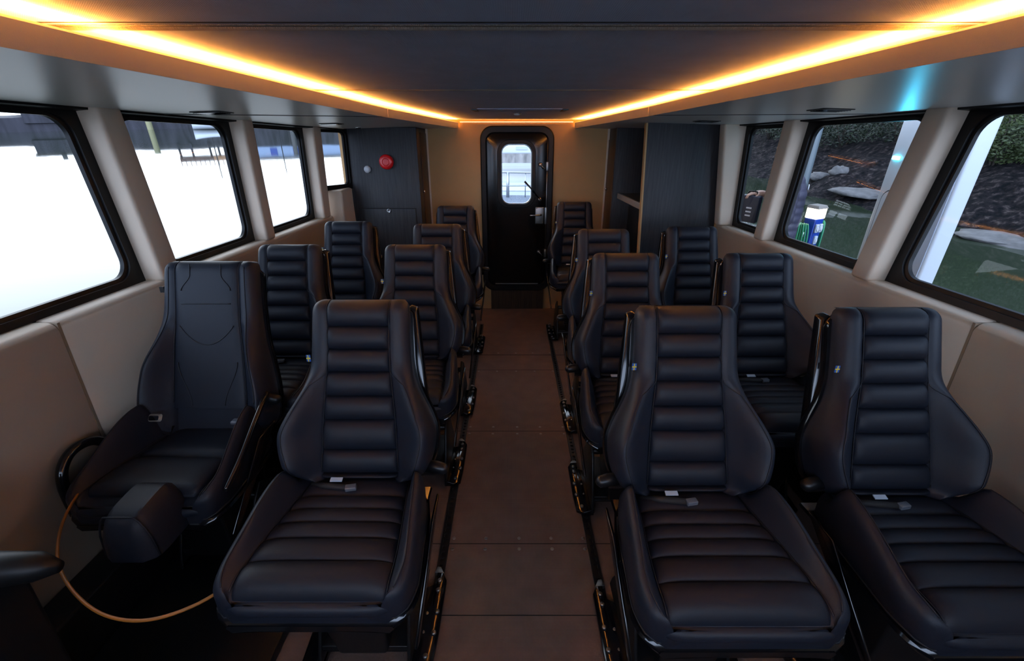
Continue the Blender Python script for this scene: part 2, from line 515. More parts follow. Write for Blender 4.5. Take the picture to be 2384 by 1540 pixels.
# floor
fl = MB().box(-1.75, 1.75, YF, YR + 0.02, -0.06, 0.0).build('floor', M['floor'])
struct(fl, 'dark brown embossed cabin floor with screwed panel joints')
for y, w in ((3.711, 0.009), (3.415, 0.004), (2.53, 0.004), (1.614, 0.004), (1.26, 0.004)):
    MB().box(-1.5, 1.5, y - w / 2, y + w / 2, 0.0, 0.0008).build('joint', M['floor_gap'], fl)
scr = MB().lathe([(0.0085, 0.0), (0.0085, 0.0012), (0.006, 0.0028), (0.0022, 0.003)], n=12)
scr0 = None
for y in (1.647, 1.584, 2.578, 2.50, 3.39, 3.75):
    for x in (-0.278, -0.125, 0.034, 0.187, 0.340):
        if scr0 is None:
            scr0 = scr.build('screw', M['brushed_steel'], fl, smooth=True, loc=(x, y, 0.0)); continue
        c = scr0.copy(); COL.objects.link(c); c.location = (x, y, 0.0)

# side walls: padded ledge and panel below the windows
for sd, nm, yend in ((-1, 'wall_left', 4.60), (1, 'wall_right', 3.72)):
    prof = [(0.20, 1.168), (0.05, 1.168)]
    for i in range(9):
        t = PI / 2 * i / 8
        prof.append((0.035 - 0.035 * math.sin(t), ZS + 0.003 - 0.035 + 0.035 * math.cos(t)))
    prof += [(0.0, 0.9), (0.005, 0.55), (0.03, 0.30), (0.03, 0.0), (0.20, 0.0)]
    mb = MB()
    for a, c in ((YF, 1.495), (1.503, yend)):
        rings = []
        for y, sh in ((a, 0.004), (a + 0.006, 0.0), (c - 0.006, 0.0), (c, 0.004)):
            rings.append([(sd * (BOTX[sd] + o + (sh if o < 0.1 else 0)), y, z - (sh if z > 0.5 else 0)) for o, z in prof])
        mb.loops(rings)
    o = mb.build(nm, M['beige'], smooth=True, angle=None)
    md = o.modifiers.new('es', 'EDGE_SPLIT'); md.split_angle = math.radians(40)
    struct(o, 'beige padded wall panel under the windows')
    MB().box(*sorted((sd * (BOTX[sd] + 0.002), sd * (BOTX[sd] + 0.15))), 1.494, 1.504, 0.3, ZS - 0.001).build('seam', M['beige_seam'], o)
    # dark side step at the foot of the wall
    p = MB().box(*sorted((sd * (BOTX[sd] + 0.03), sd * (BOTX[sd] - 0.10))), YF, yend - 0.15, 0.0, 0.26).build('baseboard_left' if sd < 0 else 'baseboard_right', M['satin_black'], bevel=0.01)
    struct(p, 'black side step along the foot of the wall')

# pillars between the windows
n_trim = [0]
def trim_name():
    n_trim[0] += 1
    return 'trim_%d' % n_trim[0]
for sd, ya, yb in ((-1, 2.03, 2.155), (-1, 2.99, 3.105), (-1, 3.97, 4.11), (1, 2.03, 2.145), (1, 2.99, 3.10)):
    mb = MB()
    ins = 0.02 if (sd > 0 and ya > 3.5) else 0.0
    q0, q1 = -0.004, 1.02
    c = []
    for q in (q0, q1):
        c += [side_pt(sd, ya, q, ins), side_pt(sd, ya, q, 0.112), side_pt(sd, yb, q, 0.112), side_pt(sd, yb, q, ins)]
    mb.hexa(c)
    o = mb.build(trim_name(), M['beige'], bevel=0.018, segs=4)
    struct(o, 'beige padded pillar between two side windows')

c = [(1.612, 3.60, ZS), (1.612, 3.698, ZS), (1.76, 3.698, ZS), (1.76, 3.60, ZS), (1.535, 3.60, ZW + 0.015), (1.535, 3.698, ZW + 0.015), (1.73, 3.698, ZW + 0.015), (1.73, 3.60, ZW + 0.015)]
struct(MB().hexa(c).build(trim_name(), M['beige'], bevel=0.018, segs=4), 'beige padded pillar between the rear right window and the partition')
# hull sides behind the cabinets
struct(MB().box(1.62, 1.80, 3.70, YR + 0.05, 0.0, ZC).build(trim_name(), M['beige_wall']), 'cabin side behind the right partition')
struct(MB().box(-1.535, -1.508, 4.525, YR + 0.05, 0.0, ZC).build(trim_name(), M['beige_wall']), 'cabin side behind the left cabinet')
# windows
def window(n, sd, ya, yb, zq0=0.0, near_r=0.075, far_r=0.075, ws=0.06, label=''):
    root = empty('window_%d' % n, side_pt(sd, (ya + yb) / 2, 0.5, 0.1))
    root['kind'] = 'structure'; root['label'] = label
    off = root.location
    H = 0.74
    def pt(y, h, out):
        q = h / (ZW - ZS)
        p = Vector(side_pt(sd, y, q, 0.085 + out)) - off
        return p
    h0, h1 = zq0, ZW - ZS + 0.002
    cy, ch = (ya + yb) / 2, (h0 + h1) / 2
    outer = rrect(yb - ya - 0.001, h1 - h0, 0.002, 8)
    ih0, ih1 = h0 + 0.045, h1 - 0.032
    inner = rrect(yb - ya - 2 * ws, ih1 - ih0, near_r, 8)
    ich = (ih0 + ih1) / 2
    rings = []
    lip = rrect(yb - ya - 2 * ws + 0.03, ih1 - ih0 + 0.03, near_r + 0.012, 8)
    for pts, o_, hc in ((outer, 0.03, ch), (outer, 0.0, ch), (lip, 0.0, ich), (lip, 0.010, ich), (inner, 0.012, ich), (inner, 0.03, ich)):
        rings.append([pt(cy + a, hc + b_, o_) for a, b_ in pts])
    fr = MB().loops(rings, cap=False).build('frame', M['rubber'], root, smooth=True)
    md = fr.modifiers.new('es', 'EDGE_SPLIT'); md.split_angle = math.radians(35)
    gl = rrect(yb - ya - 2 * ws + 0.02, ih1 - ih0 + 0.02, near_r + 0.01, 8)
    ring = [pt(cy + a, ich + b_, 0.022) for a, b_ in gl]
    MB().add(ring, [tuple(range(len(ring)))]).build('pane', M['pane'], root)
    return root
window(1, -1, 0.15, 2.03, label='large black-framed left window nearest the camera')
window(2, -1, 2.155, 2.99, label='second black-framed left window')
window(3, -1, 3.105, 3.97, label='third black-framed left window')
window(4, -1, 4.11, 4.50, zq0=0.205, near_r=0.03, ws=0.035, label='short rear left window above the raised ledge block')
window(5, 1, 0.15, 2.03, label='large black-framed right window nearest the camera')
window(6, 1, 2.145, 2.99, label='middle right window facing the blue power post')
window(7, 1, 3.10, 3.60, near_r=0.05, label='rear right window beside the dark partition')
# blank side panels in front of the first windows
for sd in (-1, 1):
    c = []
    for q in (-0.004, 1.02):
        c += [side_pt(sd, YF, q, 0.0), side_pt(sd, YF, q, 0.20), side_pt(sd, 0.15, q, 0.20), side_pt(sd, 0.15, q, 0.0)]
    struct(MB().hexa(c).build(trim_name(), M['beige'], bevel=0.018), 'beige side panel ahead of the windows')

# raised ledge block under window 4
c = [(-1.60, 4.115, ZS), (-1.50, 4.135, ZS), (-1.50, 4.498, ZS), (-1.66, 4.498, ZS), (-1.655, 4.19, 1.375), (-1.515, 4.215, 1.375), (-1.515, 4.498, 1.385), (-1.66, 4.498, 1.385)]
c[0] = (-1.64, 4.115, ZS - 0.01); c[3] = (-1.64, 4.498, ZS - 0.01); c[1] = (-1.50, 4.135, ZS - 0.42); c[2] = (-1.50, 4.498, ZS - 0.42)
c[0] = (-1.64, 4.115, ZS - 0.42); c[3] = (-1.64, 4.498, ZS - 0.42)
struct(MB().hexa(c).build(trim_name(), M['beige'], bevel=0.02, segs=4), 'beige padded block on the ledge below the rear left window')

# ceiling
ce = MB().box(-1.95, 1.95, YF, YR + 0.05, ZC, ZC + 0.05).build('ceiling', M['ceiling'])
struct(ce, 'dark woven ceiling lining')
for y, w, h in ((1.18, 0.022, 0.006), (2.39, 0.014, 0.004)):
    mb = MB()
    mb.tube([(-1.3, y, ZC - 0.001), (1.3, y, ZC - 0.001)], h, 8)
    mb.box(-1.3, 1.3, y - w, y - w * 0.4, ZC - 0.0015, ZC)
    mb.build('bead', M['bead'], ce, smooth=True)
MB().box(-1.3, 1.3, 1.136, 1.142, ZC - 0.0012, ZC).build('joint', M['floor_gap'], ce)

# side soffits, fascias and glowing light strips
for sd, nm in ((-1, 'left'), (1, 'right')):
    ys = [YF, 0.0, 0.93, 1.6, 2.4, 2.95 if sd > 0 else 3.10, 3.6, 4.3, 4.93, YR]
    fx = lambda y: lerp_tab(FASC[sd], y)
    tx = lambda y: max(1.52, lerp_tab(TOPX[sd], y))
    rings = []
    for y in ys:
        x0, x1 = fx(y), tx(y) + 0.20
        rings.append([(sd * (x0 + 0.004), y, ZF0), (sd * x1, y, ZW), (sd * x1, y, ZC), (sd * (x1 - 0.03), y, ZC), (sd * (x1 - 0.05), y, ZW + 0.03), (sd * (x0 + 0.16), y, ZF0 + 0.018), (sd * (x0 + 0.004), y, ZF0 + 0.012)])
    so = MB().loops(rings).build(trim_name(), M['soffit'])
    struct(so, 'satin grey %s soffit over the side windows' % nm)
    # dark strip along the outer edge of the soffit
    mb = MB(); rings = []
    for y in ys:
        x1 = tx(y) + 0.085
        rings.append([(sd * (x1 - 0.05), y, ZW - 0.004), (sd * x1, y, ZW - 0.008), (sd * x1, y, ZW + 0.012), (sd * (x1 - 0.05), y, ZW + 0.012)])
    mb.loops(rings).build('edge_strip', M['rubber'], so)
    yk = 2.95 if sd > 0 else 3.10
    MB().tube([(sd * (fx(yk) + 0.01), yk, ZF0 - 0.0005), (sd * (tx(2.3) + 0.02), 2.42, ZW + 0.0035)], 0.0022, 6).build('panel_joint', M['satin_black'], so)
    # fascia
    fa_ys = [YF, 0.93, yk - 0.003]
    mb = MB()
    for seq in (fa_ys, [yk + 0.003, 3.6, 4.3, 4.93]):
        rings = []
        for y in seq:
            x = fx(y)
            rings.append([(sd * (x - 0.0), y, ZF0 - 0.006), (sd * (x + 0.014), y, ZF0 - 0.004), (sd * (x + 0.016), y, ZF1), (sd * (x + 0.004), y, ZF1), (sd * (x - 0.004), y, ZF1 - 0.006)])
        mb.loops(rings)
    fa = mb.build(trim_name(), M['beige'])
    struct(fa, 'beige %s fascia below the light strip' % nm)
    # light strip lying in the cove just behind the fascia lip
    ls = empty('led_strip', (sd * 0.9, 0.93, ZF1))
    tag(ls, 'glowing warm light strip along the %s edge of the ceiling' % nm, 'light strip', 'cove light strips')
    off = ls.location
    rings = []; r2 = []
    for y in [YF, 0.93, yk, 3.6, 4.3, 4.90]:
        x = fx(y)
        r2.append([Vector((sd * (x + 0.018), y, ZF0 + 0.016)) - off, Vector((sd * (x + 0.040), y, ZF0 + 0.016)) - off, Vector((sd * (x + 0.040), y, ZF1 - 0.010)) - off, Vector((sd * (x + 0.018), y, ZF1 - 0.010)) - off])
        rings.append([Vector((sd * (x + 0.022), y, ZF1 - 0.009)) - off, Vector((sd * (x + 0.038), y, ZF1 - 0.009)) - off, Vector((sd * (x + 0.038), y, ZF1 - 0.0006)) - off, Vector((sd * (x + 0.022), y, ZF1 - 0.0006)) - off])
    MB().loops(r2).build('channel', M['cream'], ls)
    MB().loops(rings).build('diffuser', M['led'], ls)

# short strip over the door
ls = empty('led_strip', (0.045, 4.955, ZF1))
tag(ls, 'short glowing light strip above the cabin door', 'light strip', 'cove light strips')
MB().box(-0.56, 0.56, -0.012, 0.012, -0.004, 0.001).build('channel', M['cream'], ls)
MB().box(-0.56, 0.56, -0.005, 0.007, 0.001, 0.006).build('diffuser', M['led_dim'], ls)
# rear bulkhead with the door opening
rw = MB()
rw.box(-1.75, -0.258, YR, YR + 0.06, 0, 1.955)
rw.box(0.362, 1.75, YR, YR + 0.06, 0, 1.955)
rw.box(-0.258, 0.362, YR, YR + 0.06, 0, 0.29)
rw.box(-0.258, 0.362, YR, YR + 0.06, 1.862, 1.955)
rwo = rw.build('wall_rear', M['beige_wall'])
struct(rwo, 'beige rear bulkhead around the cabin door')
MB().box(-1.75, 1.75, YR + 0.02, YR + 0.09, 1.955, ZC).build('cap', M['beige_wall'], rwo)
struct(MB().box(-0.868, -0.848, YR - 0.010, YR - 0.0005, 0, 1.91).build(trim_name(), M['beige']), 'beige edge bead on the rear bulkhead beside the left cabinet')
struct(MB().box(0.962, 0.982, YR - 0.010, YR - 0.0005, 0, 1.91).build(trim_name(), M['beige']), 'beige edge bead on the rear bulkhead beside the right cabinet')
kb = MB().box(-0.238, 0.356, YR - 0.016, YR, 0, 0.222).build(trim_name(), M['wood_brown_warmlit'])
struct(kb, 'brown kick board under the cabin door')
# front bulkhead with the windscreen opening, behind the camera
fw = MB()
fw.box(-1.95, 1.95, YF - 0.06, YF, 0, 1.32)
fw.box(-1.95, -1.6, YF - 0.06, YF, 1.32, ZC)
fw.box(1.6, 1.95, YF - 0.06, YF, 1.32, ZC)
fw.box(-1.6, 1.6, YF - 0.06, YF, 1.88, ZC)
fd = MB().box(-1.7, 1.7, -4.2, YF - 0.07, 0.98, 1.06).build(trim_name(), M['reflector'])  # unseen deck added to bounce sky light up onto the ceiling
struct(fd, 'pale foredeck ahead of the windscreen, unseen, added to bounce light onto the ceiling')
struct(fw.build('wall_front', M['satin_black']), 'black front bulkhead with the windscreen opening')

# ------------------------------------------------------------------ door
dr = empty('door_1', (0.052, YR, 0.0))
dr['kind'] = 'structure'; dr['label'] = 'glossy black weathertight door with a small rounded window'
def ring_xz(specs, cap=False):
    """specs: (outline, y, centre x, centre z)"""
    return MB().loops([[(cx + a, y, cz + b_) for a, b_ in pts] for pts, y, cx, cz in specs], cap=cap)
zc_d, h_d, w_d = 1.0765, 1.707, 0.747
o1 = rrect(w_d, h_d, 0.125, 10); o2 = rrect(w_d - 0.02, h_d - 0.02, 0.118, 10)
i1 = rrect(w_d - 0.115, h_d - 0.125, 0.085, 10); i2 = rrect(w_d - 0.105, h_d - 0.115, 0.09, 10)
f_ = ring_xz([(o1, 0.0, 0, zc_d), (o1, -0.022, 0, zc_d), (o2, -0.032, 0, zc_d), (i2, -0.032, 0, zc_d), (i1, -0.022, 0, zc_d), (i1, 0.03, 0, zc_d)]).build('door_frame', M['rubber'], dr, smooth=True)
f_.modifiers.new('es', 'EDGE_SPLIT').split_angle = math.radians(40)
wz, wh, ww, wx = 1.467, 0.585, 0.312, -0.006
po = rrect(w_d - 0.11, h_d - 0.12, 0.088, 10); pi_ = rrect(ww + 0.03, wh + 0.03, 0.105, 10)
p_ = ring_xz([(po, 0.03, 0, zc_d), (po, -0.004, 0, zc_d), (rrect(w_d - 0.135, h_d - 0.145, 0.08, 10), -0.012, 0, zc_d), (pi_, -0.012, wx, wz), (pi_, 0.03, wx, wz)]).build('door_panel', M['door_black'], dr, smooth=True)
p_.modifiers.new('es', 'EDGE_SPLIT').split_angle = math.radians(40)
g0 = rrect(ww + 0.085, wh + 0.085, 0.125, 10); g1 = rrect(ww, wh, 0.088, 10); g2 = rrect(ww + 0.075, wh + 0.075, 0.12, 10); g3 = rrect(ww + 0.012, wh + 0.012, 0.094, 10)
g_ = ring_xz([(g0, -0.011, wx, wz), (g2, -0.024, wx, wz), (g3, -0.026, wx, wz), (g1, -0.018, wx, wz), (g1, 0.0, wx, wz)]).build('window_gasket', M['rubber'], dr, smooth=True)
g_.modifiers.new('es', 'EDGE_SPLIT').split_angle = math.radians(40)
b1 = rrect(ww - 0.002, wh - 0.002, 0.087, 10); b2 = rrect(ww - 0.016, wh - 0.016, 0.08, 10)
ring_xz([(b1, -0.017, wx, wz), (b2, -0.012, wx, wz), (b2, 0.0, wx, wz), (b1, 0.0, wx, wz)]).build('window_bead', M['steel'], dr, smooth=True)
ring = [(wx + a, 0.004, wz + b_) for a, b_ in b1]
MB().add(ring, [tuple(range(len(ring)))]).build('pane', M['pane_door'], dr)
lk = MB().box(0.196, 0.288, -0.024, -0.012, 0.965, 1.142).build('lock_plate', M['brushed_steel'], dr, bevel=0.006)
sb = None
for x, z in ((0.208, 0.978), (0.276, 0.978), (0.208, 1.129), (0.276, 1.129), (0.242, 1.005)):
    MB().lathe([(0.007, 0.024), (0.007, 0.028), (0.003, 0.029)], n=10, o=(x, 0, z), axis='-Y').build('bolt', M['brushed_steel'], lk, smooth=True)
MB().box(0.294, 0.322, -0.036, -0.006, 0.965, 1.142).build('strike_plate', M['brushed_steel'], dr, bevel=0.006)
hd = MB().tube([(0.255, -0.026, 1.062), (0.255, -0.055, 1.062), (0.240, -0.062, 1.062), (0.150, -0.062, 1.060), (0.138, -0.062, 1.058)], [0.011, 0.010, 0.009, 0.008, 0.008], 10)
hd.build('handle', M['steel'], dr, smooth=True)
for z in (1.565, 0.665):
    l_ = MB().lathe([(0.020, 0.012), (0.020, 0.030), (0.012, 0.036)], n=14, o=(0.243, 0, z), axis='-Y')
    l_.tube([(0.243, -0.036, z), (0.282, -0.040, z - 0.042)], 0.006, 8)
    l_.build('latch', M['brushed_steel'], dr, smooth=True)
    MB().box(0.298, 0.322, -0.040, -0.006, z - 0.06, z + 0.03).build('latch_keeper', M['brushed_steel'], dr, bevel=0.006)
MB().tube([(0.311, -0.014, 0.66), (0.311, -0.014, 1.86)], 0.005, 8).build('latch_rod', M['brushed_steel'], dr, smooth=True)
l_ = MB().lathe([(0.020, 0.012), (0.020, 0.030), (0.012, 0.038)], n=14, o=(0.243, 0, 1.222), axis='-Y')
l_.build('stay_pivot', M['brushed_steel'], dr, smooth=True)
a_ = MB().tube([(0.243, -0.036, 1.222), (0.16, -0.05, 1.318), (0.078, -0.06, 1.404)], [0.005, 0.007, 0.011], 8)
a_.build('stay_lever', M['gloss_black'], dr, smooth=True)
for t in (0.0,):
    MB().box(-0.24, 0.24, -0.018, -0.010, 0.295, 0.305).build('sill_strip', M['brushed_steel'], dr)

# ------------------------------------------------------------------ left tall cabinet
lc = empty('tall_cabinet', (-1.18, 4.50, 0))
tag(lc, 'tall dark wood cabinet left of the door with a red sounder on its front', 'cabinet')
MB().box(-0.34, 0.31, 0.0, YR - 4.50 - 0.012, 0.0, 1.90).build('body', M['wood'], lc, bevel=0.004)
MB().box(0.311, 0.316, 0.16, 0.475, 0.05, 1.86).build('side_door', M['wood_brown_warmlit'], lc, bevel=0.002)  # same dark wood, coloured browner for the warm light on the aisle side
cd = MB().box(-0.283, 0.252, -0.006, 0.002, 0.06, 1.182).build('door', M['wood'], lc, bevel=0.002)
cg = MB()
cg.box(-0.289, 0.258, -0.0012, 0.001, 1.184, 1.190); cg.box(0.254, 0.260, -0.0012, 0.001, 0.06, 1.19)
cg.build('door_gap', M['floor_gap'], lc)
for x, z in ((-0.003, 1.165), (-0.13, 0.72)):
    MB().lathe([(0.019, 0.006), (0.021, 0.012), (0.019, 0.018), (0.012, 0.020), (0.011, 0.014), (0.004, 0.014)], n=18, o=(x, 0, z), axis='-Y').build('knob', M['steel'], cd, smooth=True)
MB().lathe([(0.014, 0.0), (0.016, 0.008), (0.012, 0.016)], n=14, o=(0.317, 0.13, 1.33), axis='X').build('side_knob', M['steel'], lc, smooth=True)
si = MB().lathe([(0.056, 0.0), (0.064, 0.006), (0.066, 0.030), (0.062, 0.044), (0.052, 0.052), (0.034, 0.052), (0.031, 0.048), (0.028, 0.052), (0.010, 0.053)], n=36, axis='-Y')
o = si.build('alarm_sounder', M['red'], smooth=True, loc=(-1.158, 4.4995, 1.606))
o.modifiers.new('es', 'EDGE_SPLIT').split_angle = math.radians(50)
tag(o, 'round red alarm sounder on the dark wood cabinet', 'alarm')
o = MB().lathe([(0.028, 0.0), (0.032, 0.004), (0.032, 0.014), (0.026, 0.026), (0.012, 0.031), (0.004, 0.032)], n=28, axis='-Y').build('wall_sensor', M['white_plastic'], smooth=True, loc=(-1.345, 4.4995, 1.541))
tag(o, 'small round white sensor beside the red alarm', 'sensor')

# ------------------------------------------------------------------ right partition, counter, far cabinet
pt_ = empty('partition_panel', (1.32, 3.70, 0))
tag(pt_, 'tall dark wood partition behind the window seat on the right', 'partition')
sh = 0.0
def part_hexa(x0t, x0b, x1t, x1b, y0, y1, z0, z1):
    return [(x0b, y0, z0), (x1b, y0, z0), (x1b, y1, z0), (x0b, y1, z0), (x0t, y0, z1), (x1t, y0, z1), (x1t, y1, z1), (x0t, y1, z1)]
MB().hexa(part_hexa(-0.312, -0.235, 0.26, 0.36, 0.0, 0.045, 0.0, 1.903)).build('board', M['wood'], pt_, bevel=0.002)
MB().hexa(part_hexa(-0.325, -0.248, -0.3125, -0.2355, -0.001, 0.046, 0.0, 1.902)).build('edge_strip', M['beige_wall'], pt_)
ct = empty('counter_shelf', (1.05, 4.18, 1.317))
tag(ct, 'dark counter with a pale front edge in the recess behind the partition', 'counter')
MB().box(0.0, 0.55, -0.43, 0.44, -0.035, -0.001).build('top', M['counter'], ct)
MB().box(-0.022, 0.0, -0.43, 0.44, -0.050, 0.0).build('front_edge', M['taupe'], ct, bevel=0.003)
MB().box(0.10, 0.12, -0.43, 0.44, -1.315, -0.036).build('back_board', M['satin_black'], ct)
rc = empty('tall_cabinet', (1.30, 4.64, 0))
tag(rc, 'narrow tall dark wood cabinet right of the door behind the counter', 'cabinet')
MB().box(-0.318, 0.32, 0.0, YR - 4.64 - 0.012, 0.0, 1.90).build('body', M['wood'], rc, bevel=0.003)
MB().box(-0.323, -0.319, 0.02, 0.335, 0.05, 1.80).build('side_door', M['wood_brown_warmlit'], rc, bevel=0.002)  # aisle side browned in its colour for the warm strip light
MB().box(-0.325, -0.317, -0.006, 0.012, 0.0, 1.90).build('edge_strip', M['wood_brown_warmlit'], rc)
MB().lathe([(0.014, 0.0), (0.016, -0.008), (0.012, -0.016)], n=14, o=(-0.323, 0.27, 1.33), axis='X').build('knob', M['steel'], rc, smooth=True)

# ------------------------------------------------------------------ ceiling hatch and lamp, soffit vents, down-light
ch = empty('ceiling_hatch', (0.055, 3.62, ZC))
tag(ch, 'shallow ceiling hatch with two dark latches in front of the door', 'hatch')
MB().box(-0.30, 0.30, -0.10, 0.14, -0.006, 0.0).build('panel', M['ceiling'], ch, bevel=0.003)
for s in (-1, 1):
    c = [(s * 0.305, -0.06, -0.010), (s * 0.345, -0.06, -0.010), (s * 0.325, 0.10, -0.010), (s * 0.30, 0.10, -0.010)]
    MB().hexa(c + [(p[0], p[1], 0.0) for p in c]).build('latch', M['satin_black'], ch)
cl = MB().lathe([(0.030, 0.0), (0.032, -0.006), (0.022, -0.012), (0.016, -0.010), (0.004, -0.010)], n=24).build('ceiling_spot', M['steel'], smooth=True, loc=(0.042, 4.02, ZC))
tag(cl, 'small chrome ceiling spot between the hatch and the door', 'ceiling light')
vent0 = None
for (x, y, rz, lab) in ((-1.44, 2.42, 0.0, 'black slot vent in the left soffit over the second window'), (-1.32, 3.655, 0.0, 'small black slot vent in the left soffit over the third window'),
                        (1.436, 2.278, 0.0, 'black slot vent in the right soffit over the middle window'), (1.294, 3.33, 0.0, 'small black slot vent in the right soffit over the rear window')):
    sd = 1 if x > 0 else -1
    fxx = lerp_tab(FASC[sd], y); txx = lerp_tab(TOPX[sd], y) + 0.20
    k = (abs(x) - fxx) / (txx - fxx); z = ZF0 + (ZW - ZF0) * k
    v = empty('air_vent', (x, y, z), rz)
    tag(v, lab, 'vent', 'soffit vents')
    tilt = math.atan2(ZW - ZF0, (txx - fxx)) * sd
    v.rotation_euler = (0, -tilt, 0)
    if vent0 is None:
        a_ = MB().box(-0.07, 0.07, -0.065, 0.065, -0.004, 0.0).build('bezel', M['satin_black'], v, bevel=0.002)
        mb = MB()
        for i in range(6):
            mb.box(-0.06, 0.06, -0.052 + i * 0.019, -0.046 + i * 0.019, -0.007, -0.004)
        b_ = mb.build('louvre', M['gloss_black'], v)
        vent0 = (a_, b_)
    else:
        for q in vent0:
            c = q.copy(); COL.objects.link(c); c.parent = v
dl = MB().lathe([(0.024, 0.0), (0.026, -0.006), (0.018, -0.012), (0.013, -0.009), (0.004, -0.009)], n=20).build('soffit_spot', M['steel'], smooth=True, loc=(-1.335, 4.33, 1.8965))
tag(dl, 'small chrome down-light in the left soffit before the cabinet', 'ceiling light')

# ================================================================== SEATS
BB = Vector((0, -0.20, 0.70)); BT = Vector((0, 0.0, 1.263))
BL = (BT - BB).length; BD = (BT - BB) / BL; BN = Vector((0, -BD.z, BD.y))
def SB(x, s, h):
    return BB + BD * (s * BL) + BN * h + Vector((x, 0, 0))

W_BACK = [(-0.03, 0.165), (-0.02, 0.192), (0.0, 0.214), (0.03, 0.230), (0.07, 0.241), (0.13, 0.250), (0.20, 0.254), (0.27, 0.251), (0.36, 0.230), (0.42, 0.211), (0.50, 0.189), (0.60, 0.174), (0.75, 0.168), (0.93, 0.164), (0.965, 0.160), (0.985, 0.153), (1.0, 0.140)]
W_PAD = [(-0.03, 0.118), (0.0, 0.127), (0.14, 0.124), (0.31, 0.119), (0.45, 0.112), (0.60, 0.104), (0.75, 0.101), (1.0, 0.102)]
W_RIDGE = [(-0.03, 0.140), (0.0, 0.172), (0.04, 0.192), (0.10, 0.207), (0.20, 0.222), (0.27, 0.222), (0.33, 0.210), (0.44, 0.182), (0.54, 0.150), (0.60, 0.128), (0.75, 0.125), (1.0, 0.122)]
ROLLS = [-0.02, 0.006, 0.141, 0.313, 0.449, 0.587, 0.717, 0.846, 1.0]

RIB = dict(W=W_BACK, P=W_PAD, R=W_RIDGE, prot=0.088, s0=-0.03, ridge_top=0.595)
PIL = dict(W=[(-0.20, 0.17), (-0.18, 0.212), (-0.15, 0.240), (-0.10, 0.256), (0.0, 0.258), (0.13, 0.250), (0.30, 0.229), (0.40, 0.214), (0.47, 0.206), (0.63, 0.195), (0.79, 0.189), (0.93, 0.186), (0.97, 0.182), (0.988, 0.176), (1.0, 0.163)],
           P=[(-0.20, 0.150), (-0.05, 0.150), (0.40, 0.138), (0.60, 0.129), (1.0, 0.127)],
           R=[(-0.20, 0.158), (-0.17, 0.192), (-0.10, 0.222), (0.0, 0.228), (0.13, 0.225), (0.30, 0.205), (0.47, 0.175), (0.63, 0.160), (1.0, 0.153)], prot=0.080, s0=-0.20, ridge_top=0.985)
CUR = dict(RIB)
def top_roll(s):
    q = max(0.0, (s - 0.925) / 0.075)
    return 0.050 * (1 - math.sqrt(max(0.0, 1 - min(q, 1.0) ** 2)))

def back_h(x, s, scale=1.0):
    a = abs(x) / scale
    W = spline_tab(CUR['W'], s); Wc = spline_tab(CUR['P'], s); Wr = min(spline_tab(CUR['R'], s), W - 0.02)
    P = CUR['prot'] * sstep(0.66, 0.24, s) * (1.0 - 0.75 * sstep(CUR['s0'] + 0.13, CUR['s0'], s) ** 1.5)
    base = 0.016
    if a <= Wc:
        return -0.004
    if a <= Wr:
        t = (a - Wc) / max(1e-4, Wr - Wc)
        return 0.008 + (base + P - 0.008) * (math.sin(t * PI / 2) ** 0.75) if P < 0.01 else 0.006 + 0.006 * min(1, t * 6) + (base + P - 0.012) * (0.35 * t + 0.65 * sstep(0, 1, t))
    t = min(1.0, (a - Wr) / max(1e-4, W - Wr))
    drop = 0.042 + 0.62 * P
    return base + P - drop * (1 - math.sqrt(max(0.0, 1 - t ** 2.4)))

def back_core(scale=1.0):
    srows = [CUR['s0'], CUR['s0'] * 0.72, CUR['s0'] * 0.4, CUR['s0'] * 0.1] + [0.02 + 0.9 * i / 44 for i in range(45)] + [0.935, 0.95, 0.962, 0.973, 0.982, 0.990, 0.996, 1.0]
    rings = []
    for s in srows:
        W = spline_tab(CUR['W'], s); Wc = spline_tab(CUR['P'], s); Wr = min(spline_tab(CUR['R'], s), W - 0.02)
        xs = [Wc * 0.5, Wc - 0.004, Wc + 0.002]
        xs += [Wc + (Wr - Wc) * k / 7 for k in range(1, 8)]
        xs += [Wr + (W - Wr) * math.sin(PI / 2 * k / 8) for k in range(1, 9)]
        xs = [-x for x in reversed(xs)] + [0.0] + xs
        tr = top_roll(s)
        ring = [SB(x * scale, s, back_h(x, s) - tr) for x in xs]
        ring += [SB(W * 0.985 * scale, s, -0.058), SB(W * 0.5 * scale, s, -0.062), SB(-W * 0.5 * scale, s, -0.062), SB(-W * 0.985 * scale, s, -0.058)]
        rings.append(ring)
    return MB().loops(rings)

def roll_profile(bounds, s):
    for a, b_ in zip(bounds, bounds[1:]):
        if s <= b_ + 1e-9:
            t = 2 * (s - a) / (b_ - a) - 1
            return max(0.0, 1 - abs(t) ** 2.6) ** 0.62
    return 0.0

def back_pad(scale=1.0, flat=False):
    rows = []
    for a, b_ in zip(ROLLS, ROLLS[1:]):
        for k in range(11):
            t = -math.cos(PI * k / 11)
            rows.append(a + (b_ - a) * (t + 1) / 2)
    rows.append(1.0)
    rings = []
    for s in rows:
        Wc = (spline_tab(CUR['P'], s) + 0.0015) * scale
        xs = [Wc * math.sin(PI / 2 * k / 9) for k in range(-9, 10)]
        rp = roll_profile(ROLLS, s)
        hh = 0.006 + (0.026 if not flat else 0.018) * (rp if not flat else 1.0)
        tr = top_roll(s)
        ring = []
        for x in xs:
            e = max(0.0, 1 - (abs(x) / Wc) ** 9) ** 0.5
            ring.append(SB(x, s, -0.003 + hh * (0.45 + 0.55 * e) - tr - (0.004 if s >= 1 else 0)))
        ring += [SB(Wc, s, -0.012 - tr), SB(-Wc, s, -0.012 - tr)]
        rings.append(ring)
    return MB().loops(rings)

